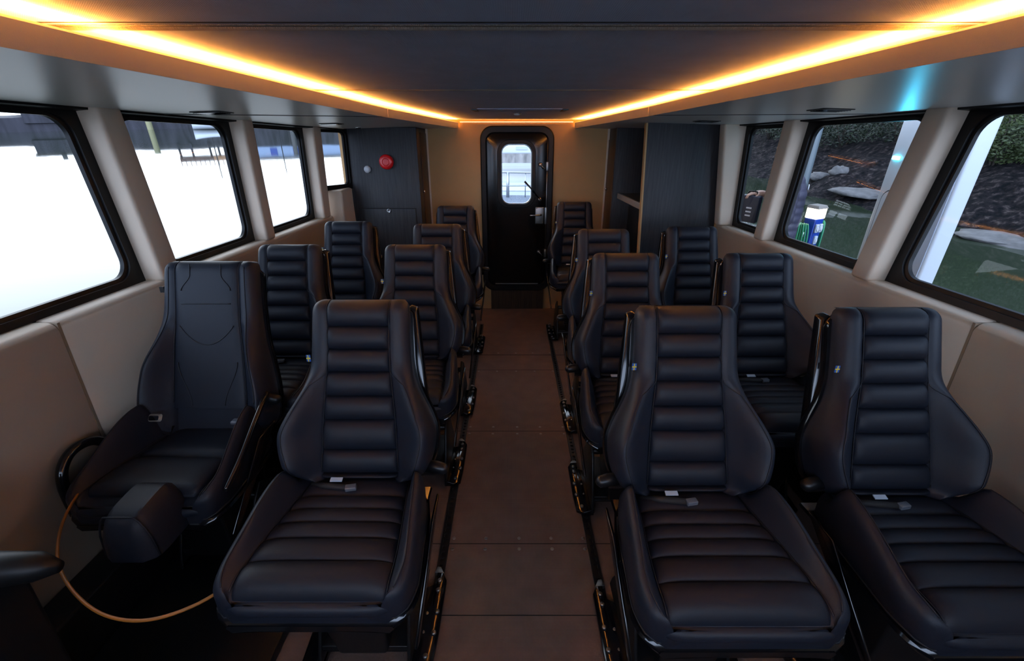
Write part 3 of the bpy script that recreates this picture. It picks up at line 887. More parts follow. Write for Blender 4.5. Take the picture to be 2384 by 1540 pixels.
def back_lines(scale=1.0):
    """stitched seams: along both sides of the pad and along the bolster ridges"""
    mb = MB()
    for sd in (-1, 1):
        pts = []
        for i in range(40):
            s = 0.02 + 0.975 * i / 39
            Wc = spline_tab(CUR['P'], s) + 0.003
            pts.append(SB(sd * Wc * scale, s, max(0.008, back_h(Wc, s)) - top_roll(s) + 0.0045))
        mb.tube(pts, 0.0013, 6)
        rt = CUR['ridge_top']
        pts = [SB(sd * (spline_tab(CUR['P'], rt) + 0.003) * scale, rt, 0.014)] if rt < 0.9 else []
        for i in range(1, 30):
            s = rt - (rt - 0.035) * i / 29
            Wr = spline_tab(CUR['R'], s)
            if i < 4 and rt < 0.9:
                Wr = spline_tab(CUR['P'], s) + (Wr - spline_tab(CUR['P'], s)) * (i / 4.0)
            pts.append(SB(sd * Wr * scale, s, back_h(Wr, s) - top_roll(s) + 0.0010))
        mb.tube(pts, 0.0018, 6)
    return mb

def back_shell(scale=1.0):
    rings = []
    for i in range(26):
        s = CUR['s0'] + 0.04 + (0.92 - CUR['s0']) * i / 25
        W = (spline_tab(CUR['W'], min(s, 0.93)) * 0.95 + 0.017) * scale
        if s > 0.9:
            W -= 0.03 * ((s - 0.9) / 0.06) ** 2
        hb = -0.105 - 0.02 * sstep(0.5, 0.1, s)
        if s > 0.9:
            hb += 0.03 * ((s - 0.9) / 0.06) ** 2
        ring = [SB(-W, s, -0.050), SB(W, s, -0.050), SB(W + 0.004, s, -0.068), SB(W - 0.004, s, -0.085), SB(W * 0.8, s, hb), SB(0, s, hb - 0.008), SB(-W * 0.8, s, hb), SB(-W + 0.004, s, -0.085), SB(-W - 0.004, s, -0.068)]
        rings.append(ring)
    return MB().loops(rings)

# ---- cushion
W_CUS = [(-0.665, 0.205), (-0.655, 0.232), (-0.64, 0.246), (-0.61, 0.256), (-0.57, 0.260), (-0.47, 0.252), (-0.36, 0.243), (-0.28, 0.233), (-0.20, 0.215)]
W_CPAD = [(-0.665, 0.196), (-0.56, 0.196), (-0.47, 0.190), (-0.36, 0.178), (-0.20, 0.162)]
CROLLS = [-0.655, -0.560, -0.478, -0.415, -0.357, -0.295, -0.20]
CUSH = dict(prot=0.092, dz=0.0)
def cus_z(y):
    return 0.668 + CUSH['dz'] + 0.034 * (-0.2 - y) / 0.455
def cus_h(x, y):
    a = abs(x)
    W = spline_tab(W_CUS, y); Wc = min(spline_tab(W_CPAD, y), W - 0.02); Wr = max(Wc + 0.006, W - 0.026)
    P = CUSH['prot'] * sstep(-0.68, -0.30, y) * (1 - 0.95 * sstep(-0.30, -0.225, y))
    fr = max(0.0, (-0.60 - y) / 0.065)
    dropf = 0.045 * (1 - math.sqrt(max(0.0, 1 - min(1, fr) ** 2)))
    if a <= Wc:
        h = -0.010
    elif a <= Wr:
        t = (a - Wc) / (Wr - Wc)
        h = -0.002 + (0.020 + P) * (0.45 * t + 0.55 * sstep(0, 1, t))
    else:
        t = min(1.0, (a - Wr) / max(1e-4, W - Wr))
        h = 0.018 + P - 0.050 * (1 - 0.7 * min(1.0, fr)) * (1 - math.sqrt(max(0.0, 1 - t ** 2.2)))
    return h - dropf

def cushion_core():
    ys = [-0.665, -0.663, -0.658, -0.65, -0.64, -0.628, -0.612] + [-0.595 + 0.395 * i / 26 for i in range(27)]
    rings = []
    for y in ys:
        W = spline_tab(W_CUS, y); Wc = min(spline_tab(W_CPAD, y), W - 0.02); Wr = max(Wc + 0.006, W - 0.026)
        xs = [Wc * 0.5, Wc - 0.004, Wc + 0.001]
        xs += [Wc + (Wr - Wc) * k / 7 for k in range(1, 8)]
        xs += [Wr + (W - Wr) * math.sin(PI / 2 * k / 7) for k in range(1, 8)]
        xs = [-x for x in reversed(xs)] + [0.0] + xs
        z0 = cus_z(y)
        ring = [(x, y, z0 + cus_h(x, y)) for x in xs]
        fr = min(1.0, max(0.0, (-0.60 - y) / 0.065)); dd = 0.027 * (1 - math.sqrt(1 - fr * fr))
        ring += [(W * 1.0, y, z0 - 0.062 - dd), (W * 0.97, y, z0 - 0.072 - dd), (-W * 0.97, y, z0 - 0.072 - dd), (-W * 1.0, y, z0 - 0.062 - dd)]
        rings.append(ring)
    mb = MB().loops(rings)
    pts = []
    for i in range(25):
        x = -0.236 + 0.472 * i / 24
        pts.append((x, -0.6565 + 0.052 * (abs(x) / 0.236) ** 9, cus_z(-0.66) - 0.052))
    return mb.tube(pts, 0.0205, 12)

def cushion_pad(flat=False):
    rows = []
    for a, b_ in zip(CROLLS, CROLLS[1:]):
        for k in range(10):
            t = -math.cos(PI * k / 10)
            rows.append(a + (b_ - a) * (t + 1) / 2)
    rows.append(CROLLS[-1])
    rings = []
    for y in rows:
        Wc = min(spline_tab(W_CPAD, y), spline_tab(W_CUS, y) - 0.018) + 0.002
        xs = [Wc * math.sin(PI / 2 * k / 9) for k in range(-9, 10)]
        rp = roll_profile(CROLLS, y) if not flat else 1.0
        fr = max(0.0, (-0.59 - y) / 0.066)
        dropf = 0.045 * (1 - math.sqrt(max(0.0, 1 - min(1, fr) ** 2)))
        hh = 0.008 + 0.020 * rp
        z0 = cus_z(y) - dropf
        ring = [(x, y, z0 - 0.004 + hh * (0.2 + 0.8 * max(0.0, 1 - (abs(x) / Wc) ** 6) ** 0.5)) for x in xs]
        ring += [(Wc, y, z0 - 0.02), (-Wc, y, z0 - 0.02)]
        rings.append(ring)
    return MB().loops(rings)

def cushion_lines():
    mb = MB()
    for sd in (-1, 1):
        pts = []; p2 = []
        for i in range(30):
            y = -0.21 - 0.435 * i / 29
            W = spline_tab(W_CUS, y); Wc = min(spline_tab(W_CPAD, y), W - 0.02); Wr = max(Wc + 0.006, W - 0.026)
            pts.append((sd * (Wc + 0.004), y, cus_z(y) + max(cus_h(Wc + 0.004, y), 0.0 if y > -0.6 else -0.03) + 0.004))
            p2.append((sd * Wr, y, cus_z(y) + cus_h(Wr, y) + 0.0008))
        mb.tube(pts, 0.0018, 6); mb.tube(p2, 0.0018, 6)
    # welt around the lower edge
    pts = []
    for sd in (-1, 1):
        seq = [-0.24 - 0.42 * i / 24 for i in range(25)]
        l = [(sd * (spline_tab(W_CUS, y) + 0.001), y - (0.001 if y < -0.65 else 0), cus_z(y) - 0.065 - 0.027 * (1 - math.sqrt(1 - min(1.0, max(0.0, (-0.60 - y) / 0.065)) ** 2))) for y in seq]
        pts += l if sd < 0 else l[::-1]
    mb.tube(pts, 0.0028, 6)
    return mb

def seat_pan():
    rings = []
    ys = [-0.672, -0.668, -0.655, -0.635, -0.60, -0.50, -0.40, -0.30, -0.20, -0.14]
    for y in ys:
        W = spline_tab(W_CUS, max(y, -0.665)) + 0.006
        fr = min(1.0, max(0.0, (-0.60 - y) / 0.065)); z0 = cus_z(y) - 0.074 - 0.027 * (1 - math.sqrt(1 - fr * fr))
        deep = 0.050 - 0.03 * sstep(-0.60, -0.67, y)
        rings.append([(-W, y, z0), (-W - 0.005, y, z0 - 0.008), (-W + 0.008, y, z0 - 0.024), (-W * 0.78, y, z0 - deep), (W * 0.78, y, z0 - deep), (W - 0.008, y, z0 - 0.024), (W + 0.005, y, z0 - 0.008), (W, y, z0)])
    return MB().loops(rings)

def smooth_split(o, ang=45):
    o.modifiers.new('es', 'EDGE_SPLIT').split_angle = math.radians(ang)
    return o

SEAT_GROUP = 'ribbed black passenger seats in rows along the aisle'
def make_pedestal(root, aisle):
    """suspension column, rail clamps and links; aisle = +1 when the aisle is on the +x side"""
    col = MB()
    col.hexa([(-0.085, -0.42, 0.10), (0.085, -0.42, 0.10), (0.085, -0.20, 0.10), (-0.085, -0.20, 0.10), (-0.13, -0.50, 0.575), (0.13, -0.50, 0.575), (0.13, -0.20, 0.60), (-0.13, -0.20, 0.60)])
    col.build('suspension_column', M['satin_black'], root, bevel=0.012)
    sp = MB()
    pts = [(0.045 * math.cos(t), -0.16 + 0.045 * math.sin(t), 0.16 + 0.36 * t / (14 * PI)) for t in [14 * PI * i / 140 for i in range(141)]]
    sp.tube(pts, 0.007, 6)
    sp.build('spring', M['gloss_black'], root, smooth=True)
    bf = MB()
    for s in (-1, 1):
        x0, x1 = s * 0.150, s * 0.162
        prof = [(-0.43, 0.03), (-0.02, 0.03), (-0.05, 0.10), (-0.17, 0.30), (-0.27, 0.36), (-0.33, 0.30), (-0.41, 0.10)]
        bf.loops([[(x0, y, z) for y, z in prof], [(x1, y, z) for y, z in prof]])
    bf.cyl((-0.155, -0.28, 0.30), (0.155, -0.28, 0.30), 0.018, n=14)
    bf.cyl((-0.155, -0.10, 0.08), (0.155, -0.10, 0.08), 0.016, n=14)
    bf.cyl((-0.155, -0.38, 0.08), (0.155, -0.38, 0.08), 0.016, n=14)
    bf.box(-0.16, 0.16, -0.40, -0.08, 0.09, 0.11)
    bf.build('base_frame', M['satin_black'], root, bevel=0.003, segs=2)
    for s in (-1, 1):
        pl = MB()
        out = [(0.150, -0.425), (0.200, -0.425), (0.234, -0.405), (0.240, -0.30), (0.240, -0.07), (0.222, -0.035), (0.196, -0.035), (0.196, -0.09), (0.150, -0.13)]
        lo = [(s * x, y, 0.013) for x, y in out]; hi = [(s * x, y, 0.030 + 0.02 * max(0, (0.205 - x) / 0.055)) for x, y in out]
        pl.loops([lo, hi])
        mp_ = pl.build('rail_clamp', M['gloss_black'], root, bevel=0.004, segs=2)
        if s == aisle:
            b0 = None
            for x, y in ((0.205, -0.385), (0.222, -0.300), (0.180, -0.300), (0.222, -0.215), (0.182, -0.225), (0.212, -0.120), (0.212, -0.075)):
                if b0 is None:
                    b0 = MB().lathe([(0.0095, 0.0), (0.0095, 0.006), (0.007, 0.009), (0.003, 0.0095)], n=10).build('bolt', M['brushed_steel'], mp_, smooth=True, loc=(s * x, y, 0.032))
                else:
                    c = b0.copy(); COL.objects.link(c); c.parent = mp_; c.location = (s * x, y, 0.032)
            MB().hexa([(s * 0.185, -0.035, 0.013), (s * 0.225, -0.035, 0.013), (s * 0.205, 0.005, 0.013), (s * 0.19, 0.005, 0.013), (s * 0.185, -0.035, 0.034), (s * 0.225, -0.035, 0.028), (s * 0.205, 0.005, 0.020), (s * 0.19, 0.005, 0.022)]).build('end_stop', M['brushed_steel'], mp_, bevel=0.002)
    # side link hanging beside the cushion on the aisle side
    a = aisle
    MB().hexa([(a * 0.236, -0.60, 0.40), (a * 0.246, -0.60, 0.40), (a * 0.246, -0.565, 0.385), (a * 0.236, -0.565, 0.385), (a * 0.262, -0.36, 0.650), (a * 0.272, -0.36, 0.650), (a * 0.272, -0.24, 0.650), (a * 0.262, -0.24, 0.650)]).build('side_link', M['gloss_black'], root, bevel=0.004)
    lv = MB().tube([(a * 0.225, -0.205, 0.735), (a * 0.262, -0.215, 0.738), (a * 0.292, -0.225, 0.738), (a * 0.302, -0.228, 0.736)], [0.021, 0.021, 0.019, 0.008], 14)
    lv.build('recline_lever', M['satin_black'], root, smooth=True)
    MB().cyl((-0.25, -0.175, 0.700), (0.25, -0.175, 0.700), 0.024, n=16).build('hinge_tube', M['gloss_black'], root, smooth=True)

def make_seat(aisle):
    root = empty('suspension_seat')
    tag(root, 'seat', 'seat', SEAT_GROUP)
    core = smooth_split(back_core().build('backrest', M['leather'], root, smooth=True), 60)
    smooth_split(back_pad().build('ribbed_pad', M['leather_dark'], core, smooth=True), 70)
    back_lines().build('piping', M['piping'], core, smooth=True)
    ft = MB()
    p = SB(-0.171, 0.665, -0.004)
    ft.box(p.x - 0.010, p.x + 0.004, p.y - 0.004, p.y - 0.001, p.z - 0.012, p.z + 0.012, 0)
    ft.box(p.x - 0.010, p.x + 0.004, p.y - 0.0048, p.y - 0.0042, p.z - 0.002, p.z + 0.0025, 1)
    ft.box(p.x - 0.005, p.x - 0.002, p.y - 0.0048, p.y - 0.0042, p.z - 0.012, p.z + 0.012, 1)
    t_ = ft.build('flag_tag', [M['blue_tag'], M['yellow_tag']], core); t_['label'] = 'tiny blue tag with a yellow cross'
    sh = smooth_split(back_shell().build('back_shell', M['gloss_black'], root, smooth=True), 40)
    c0, c1 = SB(aisle * 0.160, 0.10, -0.07), SB(aisle * 0.160, 0.955, -0.07)
    MB().hexa([(aisle * 0.165, c0.y, c0.z), (aisle * 0.236, c0.y, c0.z), (aisle * 0.236, c0.y + 0.045, c0.z), (aisle * 0.165, c0.y + 0.045, c0.z),
               (aisle * 0.150, c1.y, c1.z), (aisle * 0.180, c1.y, c1.z - 0.012), (aisle * 0.180, c1.y + 0.045, c1.z - 0.012), (aisle * 0.150, c1.y + 0.045, c1.z)]).build('belt_housing', M['gloss_black'], sh, bevel=0.008)
    MB().box(aisle * 0.176 - 0.006, aisle * 0.176 + 0.006, 0.03, 0.05, 1.04, 1.13).build('belt_guide', M['gloss_black'], sh, bevel=0.003)
    cu = smooth_split(cushion_core().build('seat_cushion', M['leather'], root, smooth=True), 60)
    smooth_split(cushion_pad().build('ribbed_pad', M['leather_dark'], cu, smooth=True), 70)
    cushion_lines().build('piping', M['piping'], cu, smooth=True)
    smooth_split(seat_pan().build('seat_pan', M['gloss_black'], root, smooth=True), 40)
    be = empty('seat_belt'); be.parent = root
    bk = MB().tube([(-0.155, -0.235, 0.68), (-0.10, -0.262, 0.700), (-0.02, -0.275, 0.703)], 0.010, 8)
    bk.build('strap', M['belt'], be, smooth=True)
    MB().hexa([(-0.025, -0.292, 0.698), (0.01, -0.285, 0.698), (0.006, -0.265, 0.698), (-0.029, -0.272, 0.698), (-0.025, -0.292, 0.712), (0.01, -0.285, 0.712), (0.006, -0.265, 0.714), (-0.029, -0.272, 0.714)]).build('buckle', M['buckle'], be, bevel=0.003)
    MB().hexa([(-0.085, -0.258, 0.712), (-0.045, -0.258, 0.712), (-0.045, -0.244, 0.716), (-0.085, -0.244, 0.716), (-0.085, -0.258, 0.715), (-0.045, -0.258, 0.715), (-0.045, -0.244, 0.719), (-0.085, -0.244, 0.719)]).build('tongue', M['socket_grey'], be)
    make_pedestal(root, aisle)
    return root

seats = [
    # side, x, y(top), dz, label
    (-1, -0.518, 1.466, 0.0, 'ribbed black seat nearest the camera on the left side of the aisle'),
    (-1, -0.518, 2.416, 0.0, 'ribbed black aisle seat on the left, second from the camera'),
    (-1, -0.506, 3.115, 0.0, 'ribbed black aisle seat on the left, third from the camera'),
    (-1, -0.499, 4.130, 0.0, 'rearmost ribbed black seat on the left, nearest the door'),
    (-1, -1.193, 2.416, 0.0, 'ribbed black window seat on the left directly behind the smooth pilot seat'),
    (-1, -1.150, 3.230, 0.0, 'ribbed black window seat on the left in front of the dark wood cabinet'),
    (1, 0.574, 1.402, 0.0, 'ribbed black seat nearest the camera on the right side of the aisle'),
    (1, 0.562, 2.204, 0.0, 'ribbed black aisle seat on the right, second from the camera'),
    (1, 0.583, 2.908, 0.0, 'ribbed black aisle seat on the right, third from the camera'),
    (1, 0.591, 4.434, 0.0, 'rearmost ribbed black seat on the right, against the rear wall beside the door'),
    (1, 1.227, 1.385, 0.0, 'ribbed black window seat on the right nearest the camera, cut by the photo edge'),
    (1, 1.218, 2.204, 0.0, 'ribbed black window seat on the right below the middle window'),
    (1, 1.184, 3.008, 0.0, 'ribbed black window seat on the right in front of the dark wood partition'),
]
protos = {}
for sd, x, y, dz, lab in seats:
    key = -sd
    if key not in protos:
        protos[key] = r = make_seat(key)
    else:
        r = copy_tree(protos[key])
    r.location = (x, y, dz)
    r['label'] = lab

# floor tracks
for x, lab in ((-0.315, 'perforated black floor track under the aisle seats on the left'), (-0.715, 'black floor track along the outer feet of the left aisle seats'),
               (0.372, 'perforated black floor track under the aisle seats on the right'), (0.772, 'black floor track along the outer feet of the right aisle seats'),
               (1.015, 'black floor track under the right window seats'), (-0.975, 'black floor track under the left window seats')):
    t = MB()
    y0, y1 = (0.35, 4.45)
    t.box(x - 0.019, x - 0.008, y0, y1, 0, 0.012); t.box(x + 0.008, x + 0.019, y0, y1, 0, 0.012); t.box(x - 0.008, x + 0.008, y0, y1, 0, 0.005)
    for i in range(int((y1 - y0) / 0.035)):
        yy = y0 + 0.02 + i * 0.035
        t.box(x - 0.010, x + 0.010, yy, yy + 0.014, 0.005, 0.0118)
    o = t.build('floor_track', M['satin_black'])
    tag(o, lab, 'floor track', 'seat tracks screwed to the floor')

# ------------------------------------------------------------------ pilot seat, smooth padded, on the left by the first window
def make_pilot():
    CUR.update(PIL); CUSH.update(prot=0.150, dz=-0.085)
    root = empty('pilot_seat', (-1.247, 1.84, 0.045))
    tag(root, 'smooth dark padded pilot seat beside the large left window', 'seat')
    sc = 1.0
    core = smooth_split(back_core(sc).build('backrest', M['leather'], root, smooth=True), 60)
    smooth_split(back_pad(sc, flat=True).build('smooth_pad', M['leather_dark'], core, smooth=True), 70)
    back_lines(sc).build('piping', M['piping'], core, smooth=True)
    # stitched panel seams on the pad
    mb = MB()
    h = 0.0215
    Wp = lambda s: spline_tab(W_PAD, s) * sc
    def seam(f):
        mb.tube([SB(x, s, h) for x, s in f], 0.0022, 6)
    seam([(Wp(0.70) * t * 0.985, 0.70) for t in [-1 + i / 8 for i in range(17)]])
    for sd in (-1, 1):
        seam([(sd * (Wp(0.93) * 0.62 + Wp(0.9) * 0.37 * sstep(0.4, 1.0, t)), 0.97 - 0.18 * t) for t in [i / 14 for i in range(15)]])
        seam([(sd * (Wp(0.2) * (0.55 + 0.44 * sstep(0, 1, t))), 0.0 + 0.30 * t) for t in [i / 14 for i in range(15)]])
    seam([(Wp(0.45) * 0.985 * t, 0.42 + 0.13 * abs(t) ** 2.0) for t in [-1 + i / 12 for i in range(25)]])
    mb.build('panel_seams', M['piping'], core, smooth=True)
    smooth_split(back_shell(sc).build('back_shell', M['gloss_black'], root, smooth=True), 40)
    p = SB(-0.19, 0.80, -0.01)
    MB().box(p.x - 0.018, p.x, p.y - 0.004, p.y + 0.006, p.z - 0.012, p.z + 0.012).build('belt_hook', M['satin_black'], root)
    cu = smooth_split(cushion_core().build('seat_cushion', M['leather_dark'], root, smooth=True), 60)
    cp = MB()
    for y0, y1, z in ((-0.42, -0.20, 0.0), (-0.63, -0.425, 0.004)):
        rings = []
        for k in range(13):
            y = y0 + (y1 - y0) * k / 12
            e = max(0.0, 1 - abs(2 * k / 12 - 1) ** 5) ** 0.5
            Wc = spline_tab(W_CPAD, y) * (0.90 + 0.06 * e)
            ring = []
            for j in range(-8, 9):
                x = Wc * math.sin(PI / 2 * j / 8)
                ring.append((x, y, cus_z(y) + z - 0.008 + 0.030 * e * (0.3 + 0.7 * max(0, 1 - (abs(x) / Wc) ** 6) ** 0.5)))
            ring += [(Wc, y, cus_z(y) - 0.03), (-Wc, y, cus_z(y) - 0.03)]
            rings.append(ring)
        cp.loops(rings)
    smooth_split(cp.build('seat_pad', M['leather_dark'], cu, smooth=True), 60)
    cushion_lines().build('piping', M['piping'], cu, smooth=True)
    smooth_split(seat_pan().build('seat_pan', M['gloss_black'], root, smooth=True), 40)
    # raised padded pommel on the front edge
    pm = MB(); rings = []
    for k in range(13):
        y = -0.82 + 0.21 * k / 12
        e = max(0.0, 1 - abs(2 * k / 12 - 1) ** 4) ** 0.5
        top = 0.585 + 0.105 * e * (0.80 + 0.2 * k / 12); wid = 0.030 + 0.026 * e
        ring = []
        for j in range(17):
            t = PI * j / 16
            ring.append((0.075 + wid * math.cos(t) * (1.55 - 0.55 * math.sin(t)), y, 0.52 + (top - 0.52) * min(1.0, 1.25 * math.sin(t) ** 0.55)))
        rings.append(ring)
    pm.loops(rings)
    pmo = smooth_split(pm.build('pommel', M['leather_dark'], root, smooth=True), 50)
    pts = []
    for j in range(17):
        t = PI * j / 16
        pts.append((0.075 + 0.0545 * math.cos(t) * (1.55 - 0.55 * math.sin(t)), -0.795, 0.525 + (0.668 - 0.52) * min(1.0, 1.25 * math.sin(t) ** 0.55)))
    MB().tube(pts, 0.003, 6).build('piping', M['piping'], pmo, smooth=True)
    # belt buckles
    MB().loops([[(-0.165 + a * 0.9, -0.300 + b_ * 0.6, 0.700 + b_ * 0.8) for a, b_ in rrect(0.060, 0.030, 0.008, 3)], [(-0.165 + a * 0.65, -0.308 + b_ * 0.35, 0.704 + b_ * 0.5) for a, b_ in rrect(0.060, 0.030, 0.008, 3)]], cap=False).build('belt_ring', M['taupe'], root)
    MB().box(0.150, 0.196, -0.335, -0.305, 0.690, 0.703).build('buckle', M['buckle'], root, bevel=0.004)
    # grab handles on the outer sides
    for s in (-1, 1):
        pts = [(s * 0.285, -0.60, 0.50), (s * 0.298, -0.590, 0.60), (s * 0.302, -0.570, 0.66), (s * 0.304, -0.53, 0.695), (s * 0.303, -0.48, 0.702), (s * 0.298, -0.43, 0.685), (s * 0.285, -0.38, 0.63)] if s < 0 else \
              [(s * 0.262, -0.60, 0.60), (s * 0.285, -0.52, 0.67), (s * 0.290, -0.42, 0.735), (s * 0.282, -0.32, 0.775), (s * 0.262, -0.24, 0.775)]
        fine = []
        for i in range(len(pts) - 1):
            p0, p1, p2, p3 = (Vector(pts[max(i - 1, 0)]), Vector(pts[i]), Vector(pts[i + 1]), Vector(pts[min(i + 2, len(pts) - 1)]))
            for k in range(6):
                t = k / 6
                fine.append(0.5 * (2 * p1 + (p2 - p0) * t + (2 * p0 - 5 * p1 + 4 * p2 - p3) * t * t + (3 * p1 - p0 - 3 * p2 + p3) * t ** 3))
        fine.append(Vector(pts[-1]))
        MB().tube(fine, 0.017 if s < 0 else 0.010, 12).build('grab_handle', M['gloss_black'], root, smooth=True)
    make_pedestal(root, 1)
    return root
make_pilot()

struct(MB().box(-1.50, -0.86, 0.30, 2.0, 0.0, 0.044).build(trim_name(), M['satin_black'], bevel=0.006), 'black plinth under the pilot seat')
# orange strip-light glint on the pilot seat rim, modelled as a coloured tube
ctrl = [(-1.47, 1.24, 0.66), (-1.42, 1.13, 0.66), (-1.355, 1.03, 0.66), (-1.27, 0.935, 0.655), (-1.15, 0.85, 0.65), (-1.02, 0.79, 0.65), (-0.90, 0.775, 0.655), (-0.80, 0.815, 0.66), (-0.73, 0.90, 0.66)]
cpts = []
for i in range(len(ctrl) - 1):
    p0, p1, p2, p3 = (Vector(ctrl[max(i - 1, 0)]), Vector(ctrl[i]), Vector(ctrl[i + 1]), Vector(ctrl[min(i + 2, len(ctrl) - 1)]))
    for k in range(6):
        t = k / 6
        cpts.append(0.5 * (2 * p1 + (p2 - p0) * t + (2 * p0 - 5 * p1 + 4 * p2 - p3) * t * t + (3 * p1 - p0 - 3 * p2 + p3) * t ** 3))
ob = MB().tube(cpts, 0.0042, 8).build('rim_glint', M['orange'], smooth=True)
tag(ob, 'thin orange glint of the light strips on the pilot seat rim, built as a line', 'hose')

# padded bar at the lower left, in front of the pilot seat
gb = empty('steering_console', (-1.10, 0.70, 0.0))
tag(gb, 'black console with a padded grip bar at the lower left edge', 'console')
MB().tube([(-0.40, 0.0, 0.915), (-0.10, 0.0, 0.915), (0.02, 0.0, 0.915), (0.09, 0.01, 0.912), (0.13, 0.015, 0.905)], [0.036, 0.036, 0.036, 0.030, 0.012], 18).build('grip', M['rubber'], gb, smooth=True)
MB().tube([(-0.08, 0.0, 0.915), (-0.072, 0.0, 0.915)], 0.0375, 18).build('grip_ring', M['rubber'], gb, smooth=True)
MB().hexa([(-0.30, -0.25, 0.0), (-0.02, -0.25, 0.0), (-0.02, 0.06, 0.0), (-0.30, 0.06, 0.0), (-0.30, -0.20, 0.885), (0.02, -0.20, 0.885), (0.02, 0.04, 0.885), (-0.30, 0.04, 0.885)]).build('body', M['satin_black'], gb, bevel=0.015)

# ================================================================== OUTSIDE
# the boat floats bow-up by four degrees, so everything outside is turned by that angle about the camera
DELTA = math.radians(4.0)
RX = Matrix.Rotation(DELTA, 4, 'X')
PIV = Vector((0, 0, CAM_H))
WZ = -0.457          # water level, outside frame
DZ = -0.237          # pontoon deck level
def EX(p):
    return PIV + RX @ (Vector(p) - PIV)
def place_out(o, loc, rz=0.0):
    o.location = EX(loc)
    o.rotation_euler = (RX @ Matrix.Rotation(rz, 4, 'Z')).to_euler()
    return o
def out_empty(name, loc, rz=0.0):
    return place_out(empty(name), loc, rz)
rnd = random.Random(7)
from mathutils import noise

wa = MB().add([(-160, -60, 0), (60, -60, 0), (60, 160, 0), (-160, 160, 0)], [(0, 1, 2, 3)]).build('water', M['water'])
place_out(wa, (0, 0, WZ)); struct(wa, 'calm harbour water around the boat')

# ---- right bank
def bank_x(y):
    return 8.75 + 0.35 * math.sin(y * 0.35) + 0.5 * noise.noise(Vector((y * 0.4, 3.1, 0))) + 0.25 * max(0.0, (9.0 - y)) * 0.0
def bank_z(x, y):
    xw = bank_x(y)
    d = x - xw
    z = WZ + (0.40 * d if d > 0 else 0.16 * d)
    if d > 4.6:
        z = WZ + 0.40 * 4.6 + (d - 4.6) * 0.55
    k = min(1.0, max(0.15, d + 0.5))
    z += k * (0.22 * noise.noise(Vector((x * 0.8, y * 0.8, 0.3))) + 0.12 * noise.noise(Vector((x * 2.2, y * 2.2, 1.7))) + 0.06 * noise.noise(Vector((x * 5.1, y * 5.1, 4.2))))
    return z
mb = MB(); xs = [7.2 + 0.14 * i for i in range(72)] + [17.4 + 0.8 * i for i in range(12)]
ys = [-4 + 0.16 * i for i in range(200)] + [28 + 0.7 * i for i in range(40)]
nx = len(xs)
vs_ = [(x, y, bank_z(x, y)) for y in ys for x in xs]
fs_ = [(j * nx + i, j * nx + i + 1, (j + 1) * nx + i + 1, (j + 1) * nx + i) for j in range(len(ys) - 1) for i in range(nx - 1)]
bk = mb.add(vs_, fs_).build('riverbank', M['bank'], smooth=True)
place_out(bk, (0, 0, 0)); struct(bk, 'dark weed-covered sloping bank across the water on the right')

def rock_mesh(seed, sx, sy, sz):
    r = MB(); rings = []
    for k in range(9):
        ph = PI * k / 8
        ring = []
        for i in range(14):
            th = 2 * PI * i / 14
            d = Vector((math.sin(ph) * math.cos(th), math.sin(ph) * math.sin(th), math.cos(ph)))
            w = 1 + 0.45 * noise.noise(d * 1.7 + Vector((seed * 3.3, 0, 0))) + 0.18 * noise.noise(d * 4.0 + Vector((0, seed, 0)))
            ring.append((d.x * sx * w, d.y * sy * w, d.z * sz * w))
        rings.append(ring)
    return r.loops(rings)
rocks = [(9.0, 8.2, 0.55, 0.75, 0.10, 'flat pale rock at the water edge low in the nearest right window'),
         (9.35, 7.6, 0.35, 0.45, 0.09, 'smaller pale rock beside the flat one in the nearest right window'),
         (8.95, 12.1, 0.45, 0.75, 0.12, 'pale rock ledge at the water edge right of the blue power post'),
         (9.3, 10.7, 0.36, 0.40, 0.10, 'low pale rock at the near end of the ledge right of the blue power post'),
         (9.15, 14.2, 0.22, 0.28, 0.17, 'grey stone at the waterline above the blue power post'),
         (9.3, 13.6, 0.20, 0.24, 0.15, 'second grey stone at the waterline above the blue power post'),
         (9.1, 14.9, 0.14, 0.20, 0.10, 'small grey stone left of the stones above the blue power post')]
for i, (x, y, sx, sy, sz, lab) in enumerate(rocks):
    o = rock_mesh(i + 1, sx, sy, sz).build('rock', M['rock'], smooth=True)
    place_out(o, (x, y, bank_z(x, y) + sz * 0.25), rnd.random()); tag(o, lab, 'rock', 'pale rocks at the water edge')

